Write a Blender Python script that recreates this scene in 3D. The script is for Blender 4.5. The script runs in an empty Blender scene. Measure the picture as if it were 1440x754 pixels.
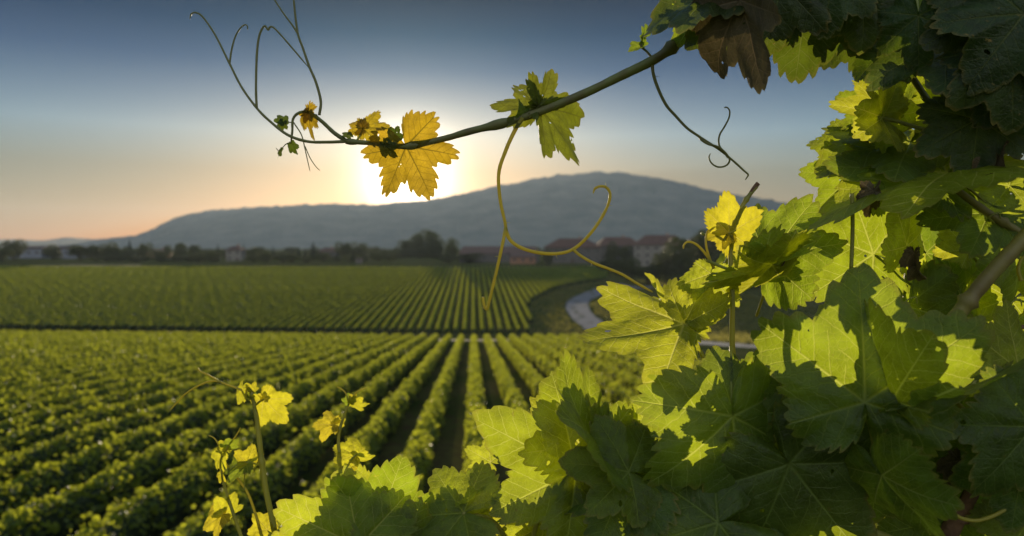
import bpy, math, random
import numpy as np
from mathutils import Vector, Matrix, noise

# ------------------------------------------------------------------ camera
SC = bpy.context.scene
COL = SC.collection
YAW = math.radians(3.15); TILT = math.radians(1.83)
CZ = 20.0
cd = bpy.data.cameras.new('camera'); cam = bpy.data.objects.new('camera', cd); COL.objects.link(cam)
cam.location = (0, 0, CZ); cam.rotation_euler = (math.pi/2 - TILT, 0, -YAW)
cd.sensor_width = 36; cd.lens = 25.0; cd.clip_start = 0.02; cd.clip_end = 30000
cd.dof.use_dof = True; cd.dof.focus_distance = 0.755; cd.dof.aperture_fstop = 5.4
SC.camera = cam
CM = Matrix.Translation(cam.location) @ cam.rotation_euler.to_matrix().to_4x4()
RIGHT = (CM.to_3x3() @ Vector((1, 0, 0))).normalized(); UP = (CM.to_3x3() @ Vector((0, 1, 0))).normalized()
FWD = (CM.to_3x3() @ Vector((0, 0, -1))).normalized(); CAM = Vector((0, 0, CZ))
def V(px, py, d):
    "a point d metres in front of the lens, seen at (px, py) of the 1440 x 754 photograph"
    return CAM + FWD*d + RIGHT*((px-720)/1000*d) + UP*((377-py)/1000*d)

def FV(px, py, d):
    "a point of the vines close to the lens; their depths keep to a band about 0.75 m off"
    return V(px, py, .755+(d-.77)*.5 if d < 1.05 else d-.155)

# ------------------------------------------------------------------ sun, sky, exposure
SUND = (FWD + RIGHT*((574-720)/1000) + UP*((377-252)/1000)).normalized()   # towards the sun
sd = bpy.data.lights.new('sun', 'SUN'); sun = bpy.data.objects.new('sun', sd); COL.objects.link(sun)
sd.energy = 3.6; sd.angle = math.radians(0.55); sd.color = (1.0, 0.82, 0.56)
sun.rotation_euler = SUND.to_track_quat('Z', 'Y').to_euler(); sun.location = (-20, 100, 60)
W = bpy.data.worlds.new('World'); SC.world = W; W.use_nodes = True
nt = W.node_tree; nt.nodes.clear()
def N(tree, typ, **kw):
    n = tree.nodes.new(typ)
    for k, v in kw.items():
        if k.startswith('i_'): n.inputs[k[2:].replace('_', ' ')].default_value = v
        else: setattr(n, k, v)
    return n
def MATH(tree, op, a, b=None, clamp=False):
    n = tree.nodes.new('ShaderNodeMath'); n.operation = op; n.use_clamp = clamp
    for i, x in enumerate((a, b)):
        if x is None: continue
        if hasattr(x, 'links'): tree.links.new(x, n.inputs[i])
        else: n.inputs[i].default_value = x
    return n.outputs[0]
sky = N(nt, 'ShaderNodeTexSky', sky_type='NISHITA', sun_disc=False)
sky.sun_elevation = math.asin(SUND.z); sky.sun_rotation = math.atan2(SUND.x, SUND.y)
sky.altitude = 100; sky.air_density = 1.0; sky.dust_density = 0.6; sky.ozone_density = 3.0
SKY = 0.12
FILL = 0.48
tc = N(nt, 'ShaderNodeTexCoord')
nrm = N(nt, 'ShaderNodeVectorMath', operation='NORMALIZE'); nt.links.new(tc.outputs['Generated'], nrm.inputs[0])
dot = N(nt, 'ShaderNodeVectorMath', operation='DOT_PRODUCT'); nt.links.new(nrm.outputs[0], dot.inputs[0]); dot.inputs[1].default_value = SUND
dp = MATH(nt, 'MAXIMUM', dot.outputs['Value'], 0.0)
sep = N(nt, 'ShaderNodeSeparateXYZ'); nt.links.new(nrm.outputs[0], sep.inputs[0])
ramp = N(nt, 'ShaderNodeValToRGB'); nt.links.new(sep.outputs['Z'], ramp.inputs[0])
RAMP = [(0.0, (.34, .24, .20)), (0.04, (.36, .26, .21)), (0.10, (.38, .31, .26)), (0.15, (.46, .46, .47)), (0.235, (.11, .17, .25)), (0.28, (.02, .085, .15)), (0.33, (.0, .035, .07)), (.42, (.08, .17, .3)), (.52, (.9, .95, 1.0)), (1.0, (2.0, 1.9, 1.7))]
el = ramp.color_ramp.elements
while len(el) < len(RAMP): el.new(0.5)
for e, (p, c) in zip(el, RAMP): e.position = p; e.color = (*c, 1)
mul = N(nt, 'ShaderNodeVectorMath', operation='MULTIPLY'); nt.links.new(sky.outputs[0], mul.inputs[0]); nt.links.new(ramp.outputs[0], mul.inputs[1])
bg = N(nt, 'ShaderNodeBackground'); nt.links.new(mul.outputs[0], bg.inputs[0]); bg.inputs[1].default_value = SKY
GLOW = [(60.0, 0.06, (1.0, .86, .64)), (760.0, 1.8, (1.0, .90, .72))]
last = bg.outputs[0]
for p, s, c in GLOW:
    b = N(nt, 'ShaderNodeBackground'); b.inputs[0].default_value = (*c, 1)
    nt.links.new(MATH(nt, 'MULTIPLY', MATH(nt, 'POWER', dp, p), s), b.inputs[1])
    a = N(nt, 'ShaderNodeAddShader'); nt.links.new(last, a.inputs[0]); nt.links.new(b.outputs[0], a.inputs[1]); last = a.outputs[0]
ant = Vector((-SUND.x, -SUND.y, .55)).normalized()      # added sky glow opposite the sun, a fill for camera-facing sides
dot2 = N(nt, 'ShaderNodeVectorMath', operation='DOT_PRODUCT'); nt.links.new(nrm.outputs[0], dot2.inputs[0]); dot2.inputs[1].default_value = ant
b = N(nt, 'ShaderNodeBackground'); b.inputs[0].default_value = (1.0, .95, .84, 1)
nt.links.new(MATH(nt, 'MULTIPLY', MATH(nt, 'POWER', MATH(nt, 'MAXIMUM', dot2.outputs['Value'], 0.0), 2.0), FILL), b.inputs[1])
a = N(nt, 'ShaderNodeAddShader'); nt.links.new(last, a.inputs[0]); nt.links.new(b.outputs[0], a.inputs[1]); last = a.outputs[0]
wo = N(nt, 'ShaderNodeOutputWorld'); nt.links.new(last, wo.inputs[0])
vs = SC.view_settings; vs.view_transform = 'Standard'; vs.look = 'None'; vs.gamma = 1.0; vs.use_curve_mapping = False
vs.exposure = 0.78
cy = SC.cycles; cy.max_bounces = 7; cy.diffuse_bounces = 3; cy.transmission_bounces = 5; cy.volume_bounces = 1
cy.use_denoising = True; cy.sample_clamp_indirect = 4.0; cy.caustics_reflective = False; cy.caustics_refractive = False
HAZEG = .3
HAZE = 0.62e-4

rng = np.random.default_rng(7)

# ------------------------------------------------------------------ helpers
def tag(o, label=None, cat=None, group=None, kind=None):
    if label: o['label'] = label
    if cat: o['category'] = cat
    if group: o['group'] = group
    if kind: o['kind'] = kind
    return o
def empty(name, loc=(0, 0, 0), **kw):
    o = bpy.data.objects.new(name, None); COL.objects.link(o); o.location = loc; o.empty_display_size = .1
    return tag(o, **kw)
def mesh_np(name, verts, faces, mat, parent=None, smooth=True, mats=None, fmat=None):
    "faces: (n, k) array or list of tuples; verts in world space (or local to the parent when it has a place)"
    me = bpy.data.meshes.new(name)
    verts = np.asarray(verts, dtype=np.float32)
    if isinstance(faces, np.ndarray):
        n, k = faces.shape
        me.vertices.add(len(verts)); me.vertices.foreach_set('co', verts.ravel())
        me.loops.add(n*k); me.loops.foreach_set('vertex_index', faces.astype(np.int32).ravel())
        me.polygons.add(n); me.polygons.foreach_set('loop_start', np.arange(0, n*k, k, dtype=np.int32))
    else:
        me.from_pydata([tuple(map(float, v)) for v in verts], [], faces)
    me.update(calc_edges=True)
    for m in (mats or [mat]): me.materials.append(m)
    if fmat is not None: me.polygons.foreach_set('material_index', np.asarray(fmat, dtype=np.int32))
    me.polygons.foreach_set('use_smooth', np.full(len(me.polygons), smooth))
    o = bpy.data.objects.new(name, me); COL.objects.link(o)
    if parent is not None:
        o.parent = parent
        if parent.type == 'EMPTY' or parent.parent is not None or parent.location.length > 0:
            pass
    return o
def interp(x, pts):
    return float(np.interp(x, [p[0] for p in pts], [p[1] for p in pts]))
def sm(x, a, b):
    t = np.clip((x-a)/(b-a), 0, 1); return t*t*(3-2*t)

# ------------------------------------------------------------------ materials
def newmat(name):
    m = bpy.data.materials.new(name); m.use_nodes = True; t = m.node_tree; t.nodes.clear()
    o = t.nodes.new('ShaderNodeOutputMaterial'); return m, t, o
def mixc(t, fac, a, b, blend='MIX'):
    n = t.nodes.new('ShaderNodeMix'); n.data_type = 'RGBA'; n.blend_type = blend
    for s, x in ((0, fac), (6, a), (7, b)):
        if hasattr(x, 'links'): t.links.new(x, n.inputs[s])
        elif s == 0: n.inputs[0].default_value = x
        else: n.inputs[s].default_value = (*x, 1)
    return n.outputs[2]
def simple(name, c1, c2=None, scale=3.0, rough=.85, bump=.3, bscale=None, coords='Object', dist=.02, spec=.3):
    m, t, o = newmat(name)
    p = N(t, 'ShaderNodeBsdfPrincipled'); p.inputs['Roughness'].default_value = rough; p.inputs['Specular IOR Level'].default_value = spec
    tc = N(t, 'ShaderNodeTexCoord'); nz = N(t, 'ShaderNodeTexNoise'); nz.inputs['Scale'].default_value = scale; nz.inputs['Detail'].default_value = 6
    t.links.new(tc.outputs[coords], nz.inputs['Vector'])
    f = MATH(t, 'MULTIPLY', MATH(t, 'SUBTRACT', nz.outputs['Fac'], .35), 3.0, True)
    t.links.new(mixc(t, f, c1, c2 or c1), p.inputs['Base Color'])
    if bump:
        n2 = N(t, 'ShaderNodeTexNoise'); n2.inputs['Scale'].default_value = bscale or scale*4; n2.inputs['Detail'].default_value = 5
        t.links.new(tc.outputs[coords], n2.inputs['Vector'])
        b = N(t, 'ShaderNodeBump'); b.inputs['Strength'].default_value = bump; b.inputs['Distance'].default_value = dist
        t.links.new(n2.outputs['Fac'], b.inputs['Height']); t.links.new(b.outputs[0], p.inputs['Normal'])
    t.links.new(p.outputs[0], o.inputs[0]); return m
def leafcloud(name, dark, light, trans, tmix=.4, rough=.5, spec=.35):
    "leaf-sized faces, colour varying leaf by leaf"
    m, t, o = newmat(name)
    g = N(t, 'ShaderNodeNewGeometry'); oi = N(t, 'ShaderNodeObjectInfo')
    r = MATH(t, 'FRACT', MATH(t, 'ADD', g.outputs['Random Per Island'], oi.outputs['Random']))
    base = mixc(t, r, dark, light)
    p = N(t, 'ShaderNodeBsdfPrincipled'); p.inputs['Roughness'].default_value = rough; p.inputs['Specular IOR Level'].default_value = spec
    t.links.new(base, p.inputs['Base Color'])
    tr = N(t, 'ShaderNodeBsdfTranslucent'); t.links.new(mixc(t, r, tuple(x*.75 for x in trans), trans), tr.inputs[0])
    mx = N(t, 'ShaderNodeMixShader'); mx.inputs[0].default_value = tmix
    t.links.new(p.outputs[0], mx.inputs[1]); t.links.new(tr.outputs[0], mx.inputs[2]); t.links.new(mx.outputs[0], o.inputs[0])
    return m
def vineleaf(name, top, under, trans, vein, veint, tmix=.5, tveins=1.0, rough=.42, spot=.25, edge=(.30, .22, .05)):
    "grape leaf: palmate main veins, side veins and a fine net, from the leaf's own UV maps"
    m, t, o = newmat(name)
    uv = N(t, 'ShaderNodeUVMap', uv_map='vein'); fl = N(t, 'ShaderNodeUVMap', uv_map='flat')
    s = N(t, 'ShaderNodeSeparateXYZ'); t.links.new(uv.outputs[0], s.inputs[0])
    u = s.outputs['X']; v = MATH(t, 'ABSOLUTE', s.outputs['Y']); sg = MATH(t, 'SIGN', s.outputs['Y'])
    wob = N(t, 'ShaderNodeTexNoise'); wob.inputs['Scale'].default_value = 9; wob.inputs['Detail'].default_value = 3; t.links.new(fl.outputs[0], wob.inputs['Vector'])
    wb = MATH(t, 'MULTIPLY', MATH(t, 'SUBTRACT', wob.outputs['Fac'], .5), .07)
    wid = MATH(t, 'MULTIPLY', MATH(t, 'SUBTRACT', 1.15, u), .015)
    main = MATH(t, 'SUBTRACT', 1.0, MATH(t, 'DIVIDE', v, wid), True)
    main = MATH(t, 'POWER', main, .6)
    q = MATH(t, 'ADD', MATH(t, 'ADD', MATH(t, 'SUBTRACT', u, MATH(t, 'MULTIPLY', v, .85)), MATH(t, 'MULTIPLY', sg, .035)), wb)
    fr = MATH(t, 'ABSOLUTE', MATH(t, 'SUBTRACT', MATH(t, 'FRACT', MATH(t, 'DIVIDE', q, .135)), .5))
    fw = MATH(t, 'MULTIPLY', MATH(t, 'SUBTRACT', .75, MATH(t, 'MULTIPLY', v, 1.2)), .095)
    sec = MATH(t, 'SUBTRACT', 1.0, MATH(t, 'DIVIDE', fr, fw), True)
    vo = N(t, 'ShaderNodeTexVoronoi', feature='DISTANCE_TO_EDGE'); vo.inputs['Scale'].default_value = 20
    jit = N(t, 'ShaderNodeVectorMath', operation='ADD'); t.links.new(fl.outputs[0], jit.inputs[0])
    sc2 = N(t, 'ShaderNodeVectorMath', operation='SCALE'); sc2.inputs['Scale'].default_value = .05; t.links.new(wob.outputs['Color'], sc2.inputs[0]); t.links.new(sc2.outputs[0], jit.inputs[1])
    t.links.new(jit.outputs[0], vo.inputs['Vector'])
    ter = MATH(t, 'SUBTRACT', 1.0, MATH(t, 'DIVIDE', vo.outputs['Distance'], .055), True)
    veins = MATH(t, 'MAXIMUM', main, MATH(t, 'MAXIMUM', MATH(t, 'MULTIPLY', sec, .75), MATH(t, 'MULTIPLY', ter, .30)))
    nz = N(t, 'ShaderNodeTexNoise'); nz.inputs['Scale'].default_value = 3.2; nz.inputs['Detail'].default_value = 7; nz.inputs['Roughness'].default_value = .65
    oi = N(t, 'ShaderNodeObjectInfo'); ad = N(t, 'ShaderNodeVectorMath', operation='ADD'); t.links.new(fl.outputs[0], ad.inputs[0])
    cb = N(t, 'ShaderNodeCombineXYZ'); t.links.new(MATH(t, 'MULTIPLY', oi.outputs['Random'], 37.0), cb.inputs[2]); t.links.new(cb.outputs[0], ad.inputs[1]); t.links.new(ad.outputs[0], nz.inputs['Vector'])
    mot = MATH(t, 'MULTIPLY', MATH(t, 'SUBTRACT', nz.outputs['Fac'], .36), 3.4, True)
    geo = N(t, 'ShaderNodeNewGeometry')
    basec = mixc(t, geo.outputs['Backfacing'], top, under)
    hs = N(t, 'ShaderNodeHueSaturation'); t.links.new(basec, hs.inputs['Color'])
    t.links.new(MATH(t, 'ADD', .62, MATH(t, 'MULTIPLY', mot, .6)), hs.inputs['Value'])
    t.links.new(MATH(t, 'ADD', .487, MATH(t, 'MULTIPLY', oi.outputs['Random'], .026)), hs.inputs['Hue'])
    c = mixc(t, veins, hs.outputs[0], vein)
    # browned specks and a dry rim
    sp = N(t, 'ShaderNodeTexNoise'); sp.inputs['Scale'].default_value = 17; sp.inputs['Detail'].default_value = 4; t.links.new(ad.outputs[0], sp.inputs['Vector'])
    spk = MATH(t, 'MULTIPLY', MATH(t, 'MULTIPLY', MATH(t, 'SUBTRACT', sp.outputs['Fac'], .68), 12.0, True), spot*2, True)
    rim = N(t, 'ShaderNodeAttribute', attribute_name='rim')
    rm = MATH(t, 'MULTIPLY', MATH(t, 'MULTIPLY', MATH(t, 'SUBTRACT', rim.outputs['Fac'], .93), 14.0, True), MATH(t, 'MULTIPLY', mot, .7), True)
    dr = MATH(t, 'MAXIMUM', spk, rm)
    c = mixc(t, dr, c, edge)
    p = N(t, 'ShaderNodeBsdfPrincipled'); p.inputs['Roughness'].default_value = rough; p.inputs['Specular IOR Level'].default_value = .32
    t.links.new(MATH(t, 'ADD', rough-.06, MATH(t, 'MULTIPLY', mot, .16)), p.inputs['Roughness'])
    t.links.new(c, p.inputs['Base Color'])
    th = N(t, 'ShaderNodeHueSaturation'); th.inputs['Color'].default_value = (*trans, 1)
    t.links.new(MATH(t, 'ADD', .72, MATH(t, 'MULTIPLY', mot, .42)), th.inputs['Value'])
    t.links.new(MATH(t, 'ADD', .490, MATH(t, 'MULTIPLY', oi.outputs['Random'], .024)), th.inputs['Hue'])
    tcx = mixc(t, MATH(t, 'MULTIPLY', veins, tveins), th.outputs[0], veint)
    tcx = mixc(t, dr, tcx, tuple(x*.8 for x in edge))
    tr = N(t, 'ShaderNodeBsdfTranslucent'); t.links.new(tcx, tr.inputs[0])
    h = MATH(t, 'ADD', MATH(t, 'ADD', MATH(t, 'MULTIPLY', main, -1.0), MATH(t, 'MULTIPLY', sec, -.55)), MATH(t, 'ADD', MATH(t, 'MULTIPLY', MATH(t, 'MINIMUM', vo.outputs['Distance'], .12), 2.6), MATH(t, 'MULTIPLY', wob.outputs['Fac'], 3.0)))
    b = N(t, 'ShaderNodeBump'); b.inputs['Strength'].default_value = .6; b.inputs['Distance'].default_value = .0010; t.links.new(h, b.inputs['Height'])
    t.links.new(b.outputs[0], p.inputs['Normal']); t.links.new(b.outputs[0], tr.inputs['Normal'])
    mx = N(t, 'ShaderNodeMixShader'); mx.inputs[0].default_value = tmix
    t.links.new(p.outputs[0], mx.inputs[1]); t.links.new(tr.outputs[0], mx.inputs[2])
    # insect holes, between the veins
    hn = N(t, 'ShaderNodeTexNoise'); hn.inputs['Scale'].default_value = 6.5; hn.inputs['Detail'].default_value = 2; t.links.new(ad.outputs[0], hn.inputs['Vector'])
    hole = MATH(t, 'MULTIPLY', MATH(t, 'GREATER_THAN', hn.outputs['Fac'], .735), MATH(t, 'LESS_THAN', main, .1))
    tp = N(t, 'ShaderNodeBsdfTransparent'); m2 = N(t, 'ShaderNodeMixShader'); t.links.new(hole, m2.inputs[0]); t.links.new(mx.outputs[0], m2.inputs[1]); t.links.new(tp.outputs[0], m2.inputs[2])
    t.links.new(m2.outputs[0], o.inputs[0])
    return m
M = {}
M['leaf'] = vineleaf('leaf_mature', (.075, .130, .020), (.12, .17, .045), (.44, .53, .022), (.17, .23, .05), (.76, .82, .16), .55, .85)
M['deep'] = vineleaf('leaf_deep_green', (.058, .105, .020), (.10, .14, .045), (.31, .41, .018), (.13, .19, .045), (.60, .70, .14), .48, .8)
M['shade'] = vineleaf('leaf_painted_shade', (.034, .066, .016), (.06, .09, .03), (.15, .21, .012), (.11, .14, .04), (.26, .31, .06), .40, .8, spot=.5)  # darker leaf copy, shade put into its colour and translucency
M['young'] = vineleaf('leaf_young', (.13, .19, .02), (.2, .25, .05), (.60, .64, .032), (.40, .42, .10), (.88, .86, .24), .62, .75, spot=.1)
M['tip'] = vineleaf('leaf_shoot_tip', (.16, .16, .02), (.2, .2, .04), (.80, .74, .03), (.40, .36, .08), (.9, .78, .16), .62, .7, spot=.05)
M['gold'] = vineleaf('leaf_golden', (.10, .11, .015), (.14, .15, .03), (.60, .44, .02), (.08, .08, .02), (.16, .13, .012), .62, .9, spot=.15)
M['goldgreen'] = vineleaf('leaf_golden_green', (.08, .11, .015), (.12, .15, .03), (.24, .28, .018), (.08, .08, .02), (.12, .13, .012), .5, .9, spot=.15)
M['dry'] = vineleaf('leaf_dry', (.11, .09, .045), (.16, .13, .07), (.10, .075, .03), (.2, .16, .09), (.3, .2, .1), .25, .5, rough=.8)
M['ripecane'] = simple('ripening_cane', (.20, .19, .05), (.12, .095, .035), 26, .45, .35, 240, dist=.0008)
M['darkcane'] = simple('dark_olive_cane', (.13, .16, .045), (.10, .09, .035), 50, .5, .3, 300, dist=.0006)  # dark olive to brown cane
M['bark'] = simple('vine_bark', (.17, .10, .055), (.07, .045, .03), 40, .9, .9, 160, dist=.003)
def stemmat(name, c, tr, k=.35):
    m, t, o = newmat(name)
    p = N(t, 'ShaderNodeBsdfPrincipled'); p.inputs['Base Color'].default_value = (*c, 1); p.inputs['Roughness'].default_value = .45
    q = N(t, 'ShaderNodeBsdfTranslucent'); q.inputs[0].default_value = (*tr, 1)
    mx = N(t, 'ShaderNodeMixShader'); mx.inputs[0].default_value = k
    t.links.new(p.outputs[0], mx.inputs[1]); t.links.new(q.outputs[0], mx.inputs[2]); t.links.new(mx.outputs[0], o.inputs[0]); return m
M['cane'] = stemmat('green_cane', (.27, .28, .06), (.5, .48, .05), .4)
M['tendril'] = stemmat('tendril', (.34, .33, .05), (.75, .64, .05), .45)
M['tendrildark'] = stemmat('tendril_dark', (.16, .17, .05), (.16, .14, .03), .2)
M['petiole'] = stemmat('petiole', (.26, .30, .05), (.5, .45, .05))
M['row'] = leafcloud('vine_row_leaves', (.05, .10, .016), (.15, .20, .035), (.58, .62, .035), .5)
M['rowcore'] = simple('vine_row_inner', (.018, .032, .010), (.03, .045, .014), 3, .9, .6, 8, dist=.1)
M['tree'] = leafcloud('tree_leaves', (.035, .052, .014), (.085, .10, .025), (.11, .12, .028), .28)
M['conifer'] = leafcloud('conifer_needles', (.018, .032, .014), (.035, .05, .02), (.05, .06, .02), .15)
M['trunk'] = simple('tree_bark', (.09, .065, .045), (.05, .04, .03), 2, .9, .5)

# ------------------------------------------------------------------ terrain
EDGE = [(140, 12.6), (157, 13.3), (208, 16.5), (241, 27), (262, 40), (275, 52), (300, 58), (330, 60)]
PROF = [(-40, 18.4), (2.6, 18.4), (9.5, 12.85), (20, 11.9), (135, 2.125), (150, .35), (157, .2), (325, 8.8), (350, 10.2), (420, 11.0), (1500, 11.5), (9000, 12)]
KLAT = [(0, 0), (6, 0), (12, .016), (157, .016), (325, .003), (500, 0)]
def ground_z(X, Y):
    z = np.interp(Y, [p[0] for p in PROF], [p[1] for p in PROF])
    z = z + np.interp(Y, [p[0] for p in KLAT], [p[1] for p in KLAT])*np.maximum(0, -X)
    e = np.interp(Y, [p[0] for p in EDGE], [p[1] for p in EDGE])
    low = np.interp(Y, [110, 150, 200, 330, 420], [2.4, .9, 2.6, 3.6, 9.0])
    k = sm(X, e+1.0, e+13)*sm(Y, 120, 150)*(1-sm(Y, 330, 420))
    return z*(1-k) + np.minimum(z, low)*k
gx = np.concatenate([-np.geomspace(5600, 110, 30), np.arange(-100, 100, 1.0), np.geomspace(101, 5600, 40)])
gy = np.concatenate([np.arange(-40, 0, 4), np.arange(0, 20, .5), np.arange(20, 440, 2.0), np.geomspace(441, 6000, 40)])
GX, GY = np.meshgrid(gx, gy); GZ = ground_z(GX, GY)
GZ = GZ + .05*np.sin(GX*.9+np.sin(GY*.6)*2)*np.sin(GY*.7)*(np.abs(GX) < 110)
nx, ny = len(gx), len(gy)
idx = np.arange(nx*ny).reshape(ny, nx)
q = np.stack([idx[:-1, :-1], idx[:-1, 1:], idx[1:, 1:], idx[1:, :-1]], -1).reshape(-1, 4)
m, t, o = newmat('ground_grass_and_soil')
p = N(t, 'ShaderNodeBsdfDiffuse'); p.inputs['Roughness'].default_value = .3
tcn = N(t, 'ShaderNodeTexCoord'); n1 = N(t, 'ShaderNodeTexNoise'); n1.inputs['Scale'].default_value = .12; n1.inputs['Detail'].default_value = 8; t.links.new(tcn.outputs['Object'], n1.inputs['Vector'])
n2 = N(t, 'ShaderNodeTexNoise'); n2.inputs['Scale'].default_value = 2.5; n2.inputs['Detail'].default_value = 8; t.links.new(tcn.outputs['Object'], n2.inputs['Vector'])
g1 = mixc(t, MATH(t, 'MULTIPLY', MATH(t, 'SUBTRACT', n1.outputs['Fac'], .38), 4.0, True), (.035, .060, .012), (.085, .085, .028))
g2 = mixc(t, MATH(t, 'MULTIPLY', MATH(t, 'SUBTRACT', n2.outputs['Fac'], .47), 5.0, True), g1, (.06, .042, .026))
t.links.new(g2, p.inputs['Color'])
b = N(t, 'ShaderNodeBump'); b.inputs['Strength'].default_value = .3; b.inputs['Distance'].default_value = .05; n3 = N(t, 'ShaderNodeTexNoise'); n3.inputs['Scale'].default_value = 5; n3.inputs['Detail'].default_value = 8
t.links.new(tcn.outputs['Object'], n3.inputs['Vector']); t.links.new(n3.outputs['Fac'], b.inputs['Height']); t.links.new(b.outputs[0], p.inputs['Normal']); t.links.new(p.outputs[0], o.inputs[0])
tag(mesh_np('ground', np.stack([GX, GY, GZ], -1).reshape(-1, 3), q, m), kind='structure')

def strip(name, pts, w, mat, lift=.03, step=1.5):
    "a band that follows the ground along a smooth line of (x, y) points"
    P = smooth([Vector((a, b_, 0)) for a, b_ in pts], 14)
    vs_, fs = [], []
    nw = 7
    for i, c in enumerate(P):
        d = (P[min(i+1, len(P)-1)]-P[max(i-1, 0)]).normalized(); s = Vector((d.y, -d.x, 0))
        for k in range(nw):
            a = c+s*((k/(nw-1)-.5)*(w+.9*noise.noise(c*.21+Vector((k*3.1, 0, 0))))); vs_.append((a.x, a.y, float(ground_z(np.array(a.x), np.array(a.y)))+lift))
    for i in range(len(P)-1):
        for k in range(nw-1):
            a = i*nw+k; fs.append((a, a+1, a+nw+1, a+nw))
    o = mesh_np(name, vs_, fs, mat); tag(o, kind='structure'); return o
def smooth(P, n=8):
    "Catmull-Rom through the points"
    P = [Vector(p) for p in P]
    if len(P) < 3:
        return [P[0].lerp(P[-1], i/n) for i in range(n+1)]
    Q = [P[0]*2-P[1]]+P+[P[-1]*2-P[-2]]; out = []
    for i in range(1, len(Q)-2):
        a, b_, c, d = Q[i-1:i+3]
        for k in range(n):
            t_ = k/n
            out.append(.5*((2*b_)+(c-a)*t_+(2*a-5*b_+4*c-d)*t_*t_+(3*b_-a-3*c+d)*t_**3))
    out.append(P[-1]); return out
M['road'] = simple('pale_asphalt', (.17, .17, .175), (.13, .13, .135), .6, .9, .3, 8, dist=.01)
M['dirt'] = simple('dirt_track', (.22, .17, .11), (.12, .11, .06), .8, .95, .6, 4, dist=.05)
def G(px, d):
    v_ = CAM+FWD*d+RIGHT*((px-720)/1000*d); return (v_.x, v_.y)
strip('road', [G(1250, 90), G(1060, 108), G(960, 124), G(890, 142), G(838, 168), G(812, 200), G(822, 232), G(860, 265), G(930, 290), G(1030, 305), G(1200, 320)], 6.5, M['road'])
strip('track', [(-140, 131), (-60, 131), (-10, 131), (14, 131), (22, 133), (30, 137)], 4.2, M['dirt'])
strip('path', [G(-60, 300), G(20, 318), G(70, 335), G(200, 338)], 4.5, M['dirt'])

# hills: forested ridge, real depth
def hillmesh(name, ridge, d0, d1, d2, mat, seed, x0=-500, x1=1950, rough_=6.5):
    cols = np.arange(x0, x1, 3.5); rows_ = np.linspace(0, 1, 46); vs_ = []
    for r in rows_:
        for x in cols:
            d = d0+(d2-d0)*r
            dr = (d1-d0)/(d2-d0)
            top = V(x, interp(x, ridge), d1).z
            h = sm(r, 0, dr)**.85 if r < dr else 1-sm(r, dr, 1.0)
            v_ = V(x, 345, d)
            n = noise.fractal(Vector((v_.x/420, v_.y/420, seed)), 1.0, 2.0, 5)
            n2_ = noise.noise(Vector((v_.x/26, v_.y/26, seed+4)))
            z = 8+(top-8)*h*(1+.06*n*(1-abs(r-dr)*0.2)*(r < dr*.93)) + ((n2_+.6*noise.noise(Vector((v_.x/11, v_.y/11, seed+9))))*rough_-5-14*abs(noise.noise(Vector((v_.x/170, v_.y/330, seed+2))))*(r < dr*.8))*min(1, h*4)*min(1, max(0, top-20)/60)
            vs_.append((v_.x, v_.y, z))
    nc = len(cols); ii = np.arange(len(vs_)).reshape(len(rows_), nc)
    q_ = np.stack([ii[:-1, :-1], ii[:-1, 1:], ii[1:, 1:], ii[1:, :-1]], -1).reshape(-1, 4)
    return tag(mesh_np(name, vs_, q_, mat), kind='structure')
M['forest'] = simple('forested_hill', (.15, .17, .14), (.23, .23, .19), .012, .95, 1.0, .06, dist=8)
hillmesh('hill', [(-500, 339), (120, 338), (190, 331), (215, 322), (240, 310), (262, 303), (290, 296), (325, 294), (345, 291), (380, 291), (430, 289), (490, 289), (545, 287), (600, 281), (650, 273), (700, 264), (745, 257), (785, 249), (830, 246), (880, 248), (940, 258), (1000, 270), (1060, 279), (1150, 296), (1300, 320), (1500, 335), (1950, 340)], 1500, 2900, 4200, M['forest'], 3.3)
hillmesh('far_hill', [(-500, 333), (-100, 337), (20, 336), (60, 338), (95, 333), (130, 336), (200, 334), (260, 338), (400, 340), (1950, 341)], 2600, 3300, 4000, M['forest'], 9.1, rough_=6)

# ------------------------------------------------------------------ leaf clouds
def cards(P, size, seed, upbias=.4, bend=.25, up=1.0):
    "one bent leaf-shaped face pair at each point of P (n, 3); size (n,)"
    r = np.random.default_rng(seed); n = len(P)
    nrm_ = r.normal(size=(n, 3)); nrm_[:, 2] = np.abs(nrm_[:, 2])*up+upbias; nrm_ /= np.linalg.norm(nrm_, axis=1)[:, None]
    a = np.cross(nrm_, r.normal(size=(n, 3))); a /= np.linalg.norm(a, axis=1)[:, None]; b_ = np.cross(nrm_, a)
    s = np.asarray(size)[:, None]*r.uniform(.65, 1.3, (n, 1))
    bz = nrm_*s*bend
    v0 = P-a*s*.5; v3 = P+a*s*.55
    v1 = P-b_*s*.48-a*s*.15+bz; v2 = P-b_*s*.36+a*s*.3+bz; v4 = P+b_*s*.36+a*s*.3+bz; v5 = P+b_*s*.48-a*s*.15+bz
    Vv = np.stack([v0, v1, v2, v3, v4, v5], 1).reshape(-1, 3)
    k = np.arange(n)[:, None]*6
    F = np.concatenate([k+np.array([[0, 1, 2, 3]]), k+np.array([[0, 3, 4, 5]])])
    return Vv, F
M['grass'] = leafcloud('long_grass', (.06, .085, .02), (.16, .15, .05), (.42, .38, .08), .45, .7, .1)
ROADP = smooth([Vector((*G(a, b_), 0)) for a, b_ in ((1060, 108), (960, 124), (890, 142), (838, 168), (812, 200), (822, 232), (860, 265), (930, 290), (1030, 305))], 10)
RP = np.array([(p_.x, p_.y) for p_ in ROADP])
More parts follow.
